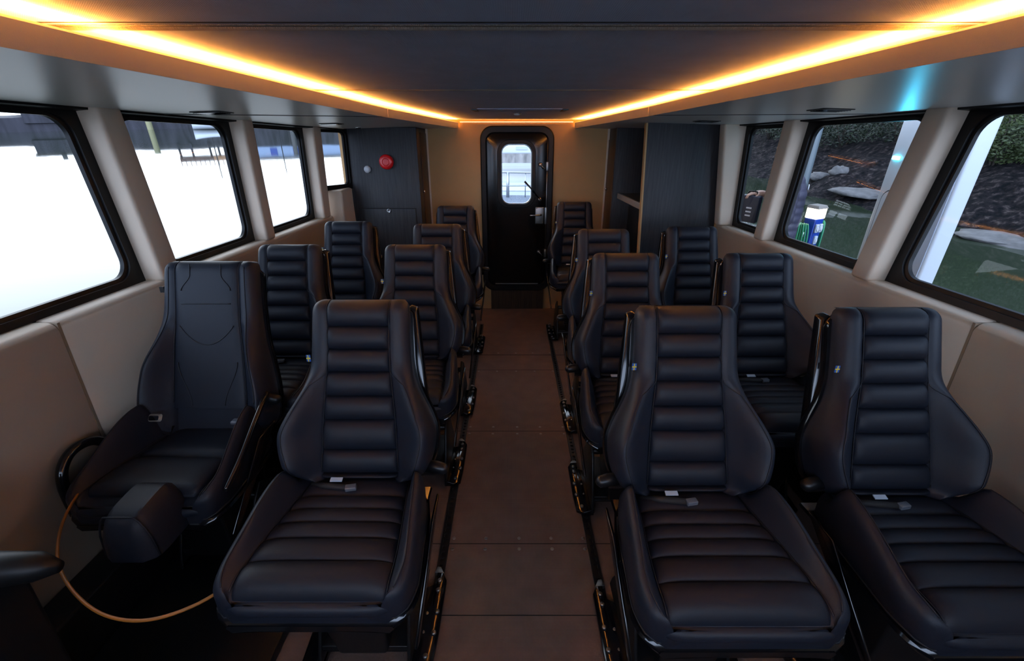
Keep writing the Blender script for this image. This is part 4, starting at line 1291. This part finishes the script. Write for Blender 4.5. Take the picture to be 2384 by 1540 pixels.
def leaf_cloud(mb, c, rx, ry, rz, n, size, seed):
    r = random.Random(seed)
    for _ in range(n):
        d = Vector((r.gauss(0, 1), r.gauss(0, 1), r.gauss(0, 1))).normalized()
        k = 0.55 + 0.45 * r.random() ** 0.5
        k *= 1 + 0.25 * noise.noise(d * 2.5 + Vector((seed, 0, 0)))
        p = Vector((c[0] + d.x * rx * k, c[1] + d.y * ry * k, c[2] + d.z * rz * k))
        a = Euler((r.uniform(0, PI), r.uniform(0, PI), r.uniform(0, PI))).to_matrix()
        l = size * r.uniform(0.6, 1.3)
        q = [a @ Vector(v) for v in ((0, -l, 0), (l * 0.42, -l * 0.1, l * 0.08), (0, l, 0), (-l * 0.42, -l * 0.1, l * 0.08))]
        mb.add([p + v for v in q], [(0, 1, 2, 3)])
def bush(x, y, r, h, lab, light=False, n=1400, seed=1):
    root = out_empty('bush', (x, y, bank_z(x, y)))
    tag(root, lab, 'bush', 'bushes along the top of the bank')
    f = MB()
    leaf_cloud(f, (0, 0, h * 0.55), r, r, h * 0.55, n // 2, 0.050, seed)
    leaf_cloud(f, (r * 0.4, -r * 0.5, h * 0.40), r * 0.7, r * 0.7, h * 0.42, n // 4, 0.050, seed + 11)
    leaf_cloud(f, (-r * 0.5, r * 0.5, h * 0.42), r * 0.7, r * 0.7, h * 0.42, n // 4, 0.050, seed + 23)
    f.build('foliage', M['leaf_light'] if light else M['leaf'], root)
    s_ = MB()
    for k in range(5):
        t = 2 * PI * k / 5
        s_.tube([(0.05 * math.cos(t), 0.05 * math.sin(t), -0.1), (r * 0.3 * math.cos(t), r * 0.3 * math.sin(t), h * 0.4), (r * 0.6 * math.cos(t), r * 0.6 * math.sin(t), h * 0.75)], [0.03, 0.02, 0.008], 6)
    s_.build('stem', M['bark'], root, smooth=True)
BUSHES = [(11.0, 11.0, 0.62, 1.2, 'light green bush at the top of the nearest right window', True), (12.2, 12.0, 1.2, 2.0, 'dark bush behind the light green one in the nearest right window', False),
          (11.5, 14.6, 1.1, 1.7, 'dark green bush beside the white charger on the bank top', False), (11.4, 16.9, 1.1, 1.7, 'dark green bush at the top of the middle right window', False),
          (11.5, 19.3, 1.2, 1.8, 'dark green bush over the left part of the middle right window', False), (11.5, 22.0, 1.3, 1.8, 'dark green bush seen through the rear right window', False),
          (11.8, 25.4, 1.6, 2.0, 'far dark green bush seen through the rear right window', False), (11.9, 9.2, 1.0, 1.9, 'dark bush near the photo edge above the bank', False)]
for i, (x, y, r_, h_, lab, lt) in enumerate(BUSHES):
    bush(x, y, r_, h_, lab, lt, 4200, i * 5 + 2)

# ---- pontoon with charger, power post, streak pole and a person
dk = MB().box(1.95, 3.05, -1.0, 13.0, -0.16, 0.0)
dko = dk.build('dock', M['dock'])
place_out(dko, (0, 0, DZ)); struct(dko, 'grey floating pontoon beside the boat')
for i in range(92):
    pass
mb = MB()
for i in range(90):
    mb.box(1.97, 3.03, -0.95 + i * 0.155, -0.81 + i * 0.155, 0.0, 0.012)
mb.build('planks', M['dock'], dko)

kx = 2.30
kz0 = DZ
k_ = out_empty('boat_charger', (kx, 2.66, kz0))
tag(k_, 'tall white boat charger with a display standing on the pontoon', 'charger')
MB().box(0.0, 0.10, -0.215, 0.29, 0.012, 2.75).build('body', M['kiosk_white'], k_, bevel=0.015)
MB().box(-0.004, 0.0, -0.200, -0.135, 0.05, 2.70).build('side_panel', M['kiosk_grey'], k_)
pl = rrect(0.34, 1.02, 0.06, 6)
fr_o = [(a + 0.065, b_ + 1.02) for a, b_ in rrect(0.352, 1.032, 0.065, 6)]
MB().loops([[(-0.003, a, b_) for a, b_ in fr_o], [(-0.010, a, b_) for a, b_ in fr_o]]).build('panel_gasket', M['dark_line'], k_)
MB().loops([[(-0.008, a + 0.065, b_ + 1.02) for a, b_ in pl], [(-0.014, a + 0.065, b_ + 1.02) for a, b_ in rrect(0.336, 1.016, 0.058, 6)]]).build('front_panel', M['kiosk_white'], k_)
MB().box(-0.018, -0.013, -0.02, 0.18, 1.06, 1.38).build('display', M['screen'], k_)
for z, w in ((1.33, 0.10), (1.29, 0.13), (1.22, 0.12), (1.10, 0.10)):
    MB().box(-0.0186, -0.0178, 0.02, 0.02 + w, z, z + 0.012).build('display_line', M['taupe'], k_)
MB().box(-0.0150, -0.0136, -0.09, 0.225, 0.865, 0.872).build('panel_joint', M['kiosk_grey'], k_)
for z in (0.93, 0.99):
    MB().lathe([(0.010, -0.013), (0.010, -0.016), (0.006, -0.016)], n=12, o=(0, -0.06, z), axis='X').build('key_hole', M['kiosk_grey'], k_)
cy = MB().box(-0.012, -0.0, 0.210, 0.262, 1.700, 1.722).build('status_lamp', M['cyan'], k_, bevel=0.004)
cld = bpy.data.lights.new('status_light', 'SPOT'); cld.spot_size = math.radians(165); cld.spot_blend = 0.3; cld.color = (0.06, 0.62, 1.0); cld.energy = CYAN_WATTS; cld.shadow_soft_size = 0.015
clo = bpy.data.objects.new('status_light', cld); COL.objects.link(clo); clo.parent = k_; clo.location = (-0.03, 0.235, 1.711); clo.rotation_euler = (0, PI / 2, 0)

pp = out_empty('power_post', (2.31, 3.50, DZ + 0.025), 0.42)
pp.scale = (0.66, 0.66, 1.0)
tag(pp, 'blue power post with a lit top and coiled green hose on the pontoon', 'power post')
MB().box(-0.075, 0.075, -0.065, 0.065, 0.012, 1.20).build('body', M['post_blue'], pp, bevel=0.010)
MB().box(-0.078, 0.078, -0.068, 0.068, 1.20, 1.275).build('lamp', M['post_lamp'], pp, bevel=0.006)
MB().hexa([(-0.088, -0.078, 1.275), (0.088, -0.078, 1.275), (0.088, 0.078, 1.275), (-0.088, 0.078, 1.275), (-0.07, -0.06, 1.298), (0.07, -0.06, 1.298), (0.07, 0.06, 1.298), (-0.07, 0.06, 1.298)]).build('cap', M['taupe'], pp, bevel=0.004)
for x, z in ((-0.028, 1.13), (0.036, 1.13), (0.002, 1.04)):
    s_ = MB().box(x - 0.024, x + 0.024, -0.088, -0.064, z - 0.032, z + 0.032).build('socket', M['socket_grey'], pp, bevel=0.006)
    MB().lathe([(0.018, 0.088), (0.018, 0.094), (0.012, 0.096)], n=14, o=(x, 0, z - 0.004), axis='-Y').build('socket_lid', M['boat_white'], s_, smooth=True)
mp2 = MB().box(-0.052, 0.044, -0.076, -0.064, 0.86, 0.95).build('meter', M['socket_grey'], pp, bevel=0.005)
MB().box(-0.042, 0.034, -0.079, -0.076, 0.872, 0.938).build('meter_display', M['display_dark'], mp2)
MB().box(-0.060, -0.056, -0.0665, -0.0645, 0.15, 1.18).build('door_joint', M['dark_line'], pp)
for sgn in (-1, 1):
    MB().tube([(sgn * 0.07, 0, 1.06), (sgn * 0.125, 0, 1.07), (sgn * 0.13, 0, 1.10)], 0.010, 8).build('hose_hook', M['steel'], pp, smooth=True)
    hp = MB()
    for k in range(7):
        w = 0.055 + 0.011 * k; hgt = 0.20 + 0.02 * k
        cxx = sgn * (0.11 + 0.012 * (k % 3))
        pts = []
        for i in range(25):
            t = 2 * PI * i / 24
            pts.append((cxx + w * math.sin(t) * 0.8 + sgn * 0.01 * math.cos(2 * t), -0.03 + 0.012 * k + 0.05 * math.sin(t), 1.08 - hgt * (1 - math.cos(t)) + 0.004 * math.sin(5 * t + k)))
        hp.tube(pts[:-1], 0.0085, 8, closed=True)
    h_ = hp.build('hose', M['hose_green'], smooth=True)
    h_.scale = (0.8, 0.8, 0.9); h_.location = EX((2.31, 3.50, DZ + 0.215)); h_.rotation_euler = pp.rotation_euler
    tag(h_, 'green hose coiled on the left side of the blue power post' if sgn < 0 else 'green hose coiled on the right side of the blue power post', 'hose', 'green hose coils')

mp3 = out_empty('streak_pole', (3.22, 5.25, WZ - 1.5))  # solid pole built in place of a translucent, reflection-like streak in the pane
tag(mp3, 'dark grey pole built for a reflection-like streak in the window glass behind the person', 'pole')
MB().cyl((0, 0, 0), (0, 0, 5.2), 0.055, n=20).build('shaft', M['pole_grey'], mp3, smooth=True)
MB().lathe([(0.06, 5.2), (0.064, 5.24), (0.04, 5.32), (0.01, 5.35)], n=20).build('cap', M['dark_line'], mp3, smooth=True)

# person in a quilted jacket, seen between the pillars
def blend_rings(path, radii, n=20, puff=0.0, pitch=0.07):
    """path: centres; radii: (rx, ry) with quilted swelling along the path"""
    rings = []; L = 0.0
    pts = [Vector(p) for p in path]
    dense = []
    for a, b_, ra, rb in zip(pts, pts[1:], radii, radii[1:]):
        k = max(2, int((b_ - a).length / 0.012))
        for i in range(k):
            t = i / k
            dense.append((a.lerp(b_, t), ra[0] + (rb[0] - ra[0]) * t, ra[1] + (rb[1] - ra[1]) * t))
    dense.append((pts[-1], *radii[-1]))
    u = None
    for i, (p, rx, ry) in enumerate(dense):
        d = (dense[min(i + 1, len(dense) - 1)][0] - dense[max(i - 1, 0)][0]).normalized()
        ref = Vector((1, 0, 0)) if abs(d.x) < 0.9 else Vector((0, 1, 0))
        x_ = (ref - d * ref.dot(d)).normalized(); y_ = d.cross(x_)
        if i:
            L += (p - dense[i - 1][0]).length
        k = 1 + puff * (abs(math.sin(PI * L / pitch)) ** 0.6 - 0.6)
        rings.append([p + x_ * (rx * k * math.cos(2 * PI * j / n)) + y_ * (ry * k * math.sin(2 * PI * j / n)) for j in range(n)])
    return rings
pe = out_empty('person', (2.44, 4.15, DZ + 0.012), math.radians(62))
tag(pe, 'person in a dark quilted jacket standing behind the blue power post, holding a dark case', 'person')
# body: one skinned figure (legs, trunk, neck, head, arms), facing local +y
bm_v = [((0, 0, 0.92), 0.13), ((0, 0.0, 1.10), 0.13), ((0, -0.01, 1.30), 0.14), ((0, 0.0, 1.44), 0.085), ((0, 0.015, 1.50), 0.055), ((0, 0.03, 1.58), 0.078), ((0, 0.03, 1.68), 0.092), ((0, 0.02, 1.76), 0.062),
        ((-0.10, 0, 0.86), 0.095), ((-0.11, 0.01, 0.48), 0.062), ((-0.115, -0.03, 0.10), 0.045), ((-0.12, 0.08, 0.04), 0.042), ((-0.12, 0.15, 0.03), 0.035),
        ((0.10, 0, 0.86), 0.095), ((0.11, 0.01, 0.48), 0.062), ((0.115, -0.03, 0.10), 0.045), ((0.12, 0.08, 0.04), 0.042), ((0.12, 0.15, 0.03), 0.035),
        ((-0.19, -0.01, 1.40), 0.060), ((-0.25, -0.02, 1.12), 0.045), ((-0.24, 0.10, 0.90), 0.033), ((-0.235, 0.14, 0.84), 0.030),
        ((0.19, -0.01, 1.40), 0.060), ((0.26, 0.02, 1.14), 0.045), ((0.21, 0.13, 1.22), 0.033), ((0.19, 0.18, 1.25), 0.030)]
bm_e = [(0, 1), (1, 2), (2, 3), (3, 4), (4, 5), (5, 6), (6, 7), (0, 8), (8, 9), (9, 10), (10, 11), (11, 12), (0, 13), (13, 14), (14, 15), (15, 16), (16, 17), (2, 18), (18, 19), (19, 20), (20, 21), (2, 22), (22, 23), (23, 24), (24, 25)]
def skin_obj(name, verts, edges, material, parent, levels=2, root=0):
    me = bpy.data.meshes.new(name)
    me.from_pydata([v for v, r in verts], edges, [])
    me.materials.append(material)
    o = bpy.data.objects.new(name, me); COL.objects.link(o); o.parent = parent
    sk = o.modifiers.new('skin', 'SKIN'); sk.use_smooth_shade = True
    ly = me.skin_vertices[0] if me.skin_vertices else None
    if ly is None:
        bmm = bmesh.new(); bmm.from_mesh(me); bmm.verts.layers.skin.verify(); bmm.to_mesh(me); bmm.free()
        ly = me.skin_vertices[0]
    for i, (v, r) in enumerate(verts):
        ly.data[i].radius = (r, r)
        ly.data[i].use_root = (i == root)
    o.modifiers.new('sub', 'SUBSURF').levels = levels
    o.modifiers['sub'].render_levels = levels
    return o
# hands: palm and five fingers joined to the wrists of the same figure
def hand(wrist_i, w, fwd, side, up):
    w = Vector(w); fwd = Vector(fwd).normalized(); side = Vector(side).normalized(); up = Vector(up).normalized()
    palm = len(bm_v); bm_v.append((tuple(w + fwd * 0.045), 0.026)); bm_e.append((wrist_i, palm))
    for k, (o_, l_) in enumerate(((-0.028, 0.068), (-0.009, 0.078), (0.010, 0.073), (0.028, 0.058))):
        a = w + fwd * 0.088 + side * o_; b_ = a + fwd * l_ * 0.5 - up * 0.012; c_ = b_ + fwd * l_ * 0.15 - up * l_ * 0.42
        i0 = len(bm_v)
        bm_v.extend([(tuple(a), 0.0095), (tuple(b_), 0.0085), (tuple(c_), 0.0075)])
        bm_e.extend([(palm, i0), (i0, i0 + 1), (i0 + 1, i0 + 2)])
    i0 = len(bm_v)
    a = w + fwd * 0.035 - side * 0.036 - up * 0.01; b_ = a + fwd * 0.035 - side * 0.012 - up * 0.022
    bm_v.extend([(tuple(a), 0.011), (tuple(b_), 0.0085)]); bm_e.extend([(palm, i0), (i0, i0 + 1)])
hand(21, (-0.235, 0.14, 0.84), (0.05, 0.15, -1), (0, 1, 0.1), (1, 0, 0))
hand(25, (0.19, 0.18, 1.25), (-0.2, 1, -0.1), (1, 0.2, 0), (0, 0, 1))
# nose, chin and ears give the head its face
for p, r, lnk in (((0, 0.132, 1.645), 0.014, 6), ((0, 0.108, 1.572), 0.026, 5), ((-0.086, 0.02, 1.655), 0.014, 6), ((0.086, 0.02, 1.655), 0.014, 6)):
    bm_v.append((p, r)); bm_e.append((lnk, len(bm_v) - 1))
skin_obj('body', bm_v, bm_e, M['skin'], pe)
hr = MB(); rings = []
for k in range(8):
    ph = PI * 0.5 * k / 7
    rings.append([(0.100 * math.cos(ph) * math.cos(t) * 1.0, 0.005 + 0.118 * math.cos(ph) * math.sin(t) + (-0.012 if math.sin(t) < 0 else 0.0), 1.675 + 0.115 * math.sin(ph) - (0.075 if (k == 0 and math.sin(t) < 0.25) else 0.0)) for t in [2 * PI * i / 20 for i in range(20)]])
hr.loops(rings).build('hair', M['hair'], pe, smooth=True)
for s in (-1, 1):
    MB().lathe([(0.011, 0.0), (0.010, 0.006), (0.004, 0.010)], n=10, o=(s * 0.034, 0.114, 1.672), axis='X').build('eye', M['display_dark'], pe, smooth=True)
MB().tube([(-0.026, 0.124, 1.598), (0, 0.134, 1.596), (0.026, 0.124, 1.598)], 0.005, 6).build('mouth', M['red_brown'], pe, smooth=True)
jk = MB()
jk.loops(blend_rings([(0, 0, 0.80), (0, 0, 0.95), (0, -0.005, 1.12), (0, -0.01, 1.30), (0, -0.005, 1.40), (0, 0.0, 1.465), (0, 0.012, 1.525)], [(0.190, 0.150), (0.195, 0.155), (0.195, 0.155), (0.215, 0.155), (0.185, 0.130), (0.105, 0.095), (0.078, 0.078)], 28, 0.055, 0.065))
jk.loops(blend_rings([(-0.14, -0.01, 1.425), (-0.205, -0.015, 1.37), (-0.255, -0.02, 1.12), (-0.248, 0.06, 0.97), (-0.240, 0.11, 0.885)], [(0.060, 0.075), (0.080, 0.085), (0.066, 0.068), (0.056, 0.056), (0.046, 0.046)], 18, 0.10, 0.06))
jk.loops(blend_rings([(0.14, -0.01, 1.425), (0.205, -0.012, 1.37), (0.262, 0.0, 1.13), (0.24, 0.08, 1.18), (0.205, 0.145, 1.235)], [(0.060, 0.075), (0.080, 0.085), (0.066, 0.068), (0.056, 0.056), (0.046, 0.046)], 18, 0.10, 0.06))
jko = jk.build('jacket', M['jacket'], pe, smooth=True)
lg = MB()
lgp = [(-0.02 + 0.022 * math.cos(2 * PI * i / 20), 0.022 * math.sin(2 * PI * i / 20)) for i in range(20)]
lg.tube([(0.10 + a, -0.172, 1.34 + b_) for a, b_ in lgp], 0.0035, 6, closed=True)
lg.tube([(0.072, -0.174, 1.345), (0.085, -0.174, 1.332), (0.090, -0.174, 1.350)], 0.003, 6)
lg.build('round_emblem', M['print'], jko)
tr = MB()
for s in (-1, 1):
    tr.loops(blend_rings([(s * 0.085, 0, 0.93), (s * 0.105, 0, 0.80), (s * 0.112, 0.012, 0.48), (s * 0.116, -0.02, 0.13), (s * 0.117, -0.02, 0.075)], [(0.105, 0.125), (0.098, 0.112), (0.075, 0.080), (0.062, 0.065), (0.064, 0.068)], 18))
tr.build('trousers', M['trousers'], pe, smooth=True)
for s in (-1, 1):
    MB().loops(blend_rings([(s * 0.118, -0.075, 0.05), (s * 0.118, 0.0, 0.055), (s * 0.119, 0.10, 0.042), (s * 0.12, 0.19, 0.030)], [(0.040, 0.048), (0.048, 0.052), (0.050, 0.040), (0.034, 0.026)], 16)).build('shoe', M['rubber'], pe, smooth=True)
def lean(z):
    return 0.06 * max(0.0, z - 0.95)
for ob_ in [pe] + list(pe.children_recursive):
    if ob_.type == 'MESH':
        for v_ in ob_.data.vertices:
            v_.co.y += lean(v_.co.z)
bg = place_out(empty('case'), (0, 0, 0))
pm_ = RX @ Matrix.Rotation(math.radians(62), 4, 'Z')
bg.location = pe.location + (pm_ @ Vector((0.17, 0.275, 1.125)))
bg.rotation_euler = (RX @ Matrix.Rotation(math.radians(40), 4, 'Z')).to_euler()
tag(bg, 'dark flat case with pale printing held by the person on the pontoon', 'case')
MB().box(-0.035, 0.035, -0.085, 0.085, -0.15, 0.10).build('body', M['bag'], bg, bevel=0.012)
MB().tube([(0, -0.05, 0.10), (0, -0.035, 0.135), (0, 0.035, 0.135), (0, 0.05, 0.10)], 0.008, 8).build('handle', M['rubber'], bg, smooth=True)
for z in (-0.02, -0.055, -0.09):
    MB().box(-0.0362, -0.0352, -0.03, 0.02, z, z + 0.014).build('print', M['print'], bg)

# ---- far shore on the left: timber quay, sheds, boathouse
RQ = 70.0
def polar(az, r=RQ):
    t = math.radians(az)
    return (-r * math.sin(t), r * math.cos(t))
mb = MB(); rings = []
for i in range(60):
    az = 6 + 74 * i / 59
    a = polar(az, RQ); b_ = polar(az, RQ + 3); c_ = polar(az, RQ + 30)
    h1 = 2.3 - 1.0 * sstep(36, 45, az) + 0.2 * noise.noise(Vector((az * 0.5, 0, 0)))
    rings.append([(a[0], a[1], -0.3), (a[0], a[1], h1), (b_[0], b_[1], h1 + 0.2), (c_[0], c_[1], h1 - 0.1), (c_[0], c_[1], -0.3)])
q_ = mb.loops(rings).build('far_shore', M['quay'])
place_out(q_, (0, 0, WZ)); struct(q_, 'dark timber quay along the far shore on the left')
def on_shore(name, az, lab, cat, r=RQ - 0.2, group=None):
    x, y = polar(az, r)
    o = out_empty(name, (x, y, WZ), math.radians(az))
    tag(o, lab, cat, group)
    return o
sh1 = on_shore('shed', 42.55, 'dark flat-roofed shed on the far shore in the nearest left window', 'shed')
MB().box(-2.1, 2.1, 0, 4, 0.8, 2.2).build('wall', M['quay'], sh1)
MB().box(-2.3, 2.3, -0.2, 4.2, 2.2, 2.36).build('roof', M['dark_line'], sh1)
MB().box(-0.3, 0.1, 1, 1.4, 2.36, 2.9).build('chimney', M['dark_line'], sh1)
bh = on_shore('boathouse', 32.2, 'raised boathouse with railing on the far shore in the second left window', 'boathouse')
for x in (-2.5, -1.25, 0.6, 1.5, 2.5):
    MB().box(x - 0.11, x + 0.11, 0.0, 0.22, 1.6, 3.2).build('post', M['quay'], bh)
MB().box(-2.7, 0.75, -0.1, 2.2, 3.10, 3.68).build('deck', M['red_brown'], bh)
MB().box(0.75, 2.7, -0.1, 2.2, 3.10, 3.68).build('deck', M['ochre_boards'], bh)
for z in (3.88, 4.12):
    MB().box(-2.7, 2.7, -0.05, 0.03, z, z + 0.07).build('rail', M['red_brown'], bh)
for i in range(12):
    x = -2.65 + i * 0.48
    MB().box(x - 0.03, x + 0.03, -0.05, 0.03, 3.68, 4.16).build('baluster', M['red_brown'], bh)
pb = on_shore('warehouse', 22.6, 'long pale blue building on the far shore in the third left window', 'building', RQ + 0.5)
MB().box(-6.5, 6.8, 0, 5, 1.6, 3.7).build('wall', M['pale_blue'], pb)
MB().box(-6.8, 7.0, -0.3, 5.3, 3.7, 3.95).build('roof', M['taupe'], pb)
for x in (-4.2, -1.5, 1.0):
    MB().box(x - 0.4, x + 0.4, -0.06, 0.0, 2.5, 3.4).build('window', M['post_blue'], pb)
yp = on_shore('mooring_post', 36.0, 'yellowish mooring post on the far shore in the second left window', 'post', RQ - 1.0)
MB().cyl((0, 0, -0.5), (0, 0, 2.45), 0.30, n=12).build('shaft', M['pole_yellow'], yp)
MB().cyl((0, 0, 2.45), (0, 0, 2.6), 0.36, 0.3, n=12).build('cap', M['pole_yellow'], yp)
for az, h, lab in ((31.3, 5.6, 'thin mast behind the boathouse on the far shore'), (41.2, 4.4, 'thin mast beside the shed on the far shore'), (25.2, 5.4, 'thin mast before the pale blue building')):
    ms = on_shore('mast', az, lab, 'mast', RQ - 2, 'masts along the far shore')
    MB().cyl((0, 0, 0), (0, 0, h), 0.07, 0.04, n=8).build('spar', M['quay'], ms)
    MB().cyl((-0.9, 0, h * 0.72), (0.9, 0, h * 0.72), 0.03, n=6).build('spreader', M['quay'], ms)
wp = on_shore('white_post', 23.9, 'pale post on the quay in the third left window', 'post', RQ - 1.2)
MB().cyl((0, 0, -0.4), (0, 0, 3.2), 0.26, n=10).build('shaft', M['rock'], wp)
MB().cyl((0, 0, 3.2), (0, 0, 3.35), 0.32, n=10).build('cap', M['rock'], wp)
rb = on_shore('rowing_boat', 30.6, 'pale rowing boat moored at the far quay in the second left window', 'boat', RQ - 3.5)
rings = []
for k in range(11):
    x = -2.4 + 4.8 * k / 10
    w = 0.95 * max(0.05, 1 - abs(2 * k / 10 - 0.85) ** 2.6 * 0.75); zz = 0.75 + 0.25 * abs(2 * k / 10 - 1) ** 2
    rings.append([(x, -w, zz), (x, -w * 0.8, 0.15), (x, 0, -0.1), (x, w * 0.8, 0.15), (x, w, zz), (x, w * 0.85, zz - 0.05), (x, 0, 0.25), (x, -w * 0.85, zz - 0.05)])
MB().loops(rings).build('hull', M['boat_white'], rb, smooth=True)
MB().box(-0.2, 0.2, -0.8, 0.8, 0.5, 0.55).build('thwart', M['taupe'], rb)

# ---- astern: a moored white boat and the shore behind it, seen through the door window
wb = out_empty('motor_boat', (0.2, 8.6, WZ))
tag(wb, 'white motor boat with a railing moored astern, seen through the door window', 'boat')
rings = []
for k in range(13):
    y = -0.9 + 7.0 * k / 12
    w = 1.5 * (1 - 0.6 * max(0, (k / 12 - 0.55) / 0.45) ** 2); z = 0.62 + 0.04 * (k / 12) ** 2
    rings.append([(-w, y, z), (-w * 0.92, y, 0.0), (-w * 0.3, y, -0.35), (w * 0.3, y, -0.35), (w * 0.92, y, 0.0), (w, y, z), (w * 0.9, y, z + 0.03), (-w * 0.9, y, z + 0.03)])
MB().loops(rings).build('hull', M['boat_white'], wb, smooth=True).modifiers.new('es', 'EDGE_SPLIT').split_angle = math.radians(35)
MB().hexa([(-1.2, -0.7, 0.655), (1.2, -0.7, 0.655), (1.2, 0.35, 0.66), (-1.2, 0.55, 0.66), (-1.2, -0.7, 0.675), (1.2, -0.7, 0.675), (1.2, 0.35, 0.68), (-1.2, 0.55, 0.68)]).build('deck_mat', M['boat_grey'], wb)
MB().hexa([(-1.0, 1.1, 0.65), (1.0, 1.0, 0.65), (1.0, 3.6, 0.70), (-1.0, 3.6, 0.70), (-0.95, 1.25, 0.82), (0.95, 1.15, 0.82), (0.9, 3.4, 0.84), (-0.9, 3.4, 0.84)]).build('cabin', M['boat_white'], wb, bevel=0.05)
MB().box(-1.05, 1.05, 1.3, 3.3, 1.36, 1.56).build('hard_top', M['boat_white'], wb, bevel=0.04)
for x in (-0.95, 0.95):
    for y in (1.4, 3.2):
        MB().cyl((x, y, 0.9), (x, y, 1.38), 0.03, n=10).build('top_post', M['alu'], wb, smooth=True)
MB().box(-0.12, 0.12, 1.28, 1.30, 1.44, 1.50).build('name_board', M['kiosk_grey'], wb)
MB().tube([(-1.1, 0.2, 1.13), (-0.35, 0.25, 1.13), (0.35, 0.25, 1.12), (1.1, 0.6, 1.05)], 0.018, 8).build('top_rail', M['alu'], wb, smooth=True)
MB().tube([(-1.1, 0.2, 0.90), (-0.35, 0.25, 0.89), (0.35, 0.25, 0.89)], 0.013, 8).build('mid_rail', M['alu'], wb, smooth=True)
for x, r_ in ((-0.28, 0.030), (0.05, 0.010), (0.9, 0.016), (-0.95, 0.016)):
    st = MB().cyl((x, 0.26, 0.66), (x, 0.26, 1.13), r_, n=10)
    st.cyl((x, 0.26, 0.66), (x, 0.26, 0.672), r_ * 2.6, n=12)
    st.build('stanchion', M['alu'], wb, smooth=True)
mb = MB(); rings = []
for i in range(30):
    x = -4.6 + 9.8 * i / 29
    h = 2.3 + 0.5 * noise.noise(Vector((x * 0.3, 9, 0)))
    rings.append([(x, 16, -0.3), (x, 16.3, h * 0.5), (x, 17.0, h), (x, 24, h + 1.0), (x, 24, -0.3)])
ss = mb.loops(rings).build('stern_shore', M['stern']); ss['kind'] = 'structure'; ss['label'] = 'low shore behind the moored boat astern'
place_out(ss, (0, 0, WZ))
for i, (x, y, h, lab) in enumerate(((-1.2, 17.6, 4.2, 'bare tree left of centre on the shore seen through the door window'), (1.0, 17.9, 4.6, 'bare tree right of centre on the shore seen through the door window'), (-3.4, 18.2, 4.4, 'bare tree on the shore astern, furthest left'), (3.6, 18.0, 4.4, 'bare tree on the shore astern, furthest right'))):
    t_ = out_empty('tree', (x, y, WZ + 2.0)); tag(t_, lab, 'tree', 'bare trees on the shore astern')
    MB().tube([(0, 0, -0.3), (0.1, 0, h * 0.4), (-0.05, 0, h * 0.8)], [0.22, 0.16, 0.06], 8).build('trunk', M['bark'], t_, smooth=True)
    br = MB(); rr = random.Random(i + 40)
    for k in range(26):
        z = h * rr.uniform(0.15, 0.8); a = rr.uniform(0, 2 * PI); l = rr.uniform(0.8, 1.8)
        p1 = Vector((math.cos(a) * l * 0.5, math.sin(a) * l * 0.5, z + l * 0.3)); p2 = p1 + Vector((math.cos(a + 0.4) * l * 0.5, math.sin(a + 0.4) * l * 0.5, l * 0.5))
        br.tube([(0, 0, z), p1, p2], [0.05, 0.03, 0.01], 5)
    br.build('branches', M['bark'], t_, smooth=True)
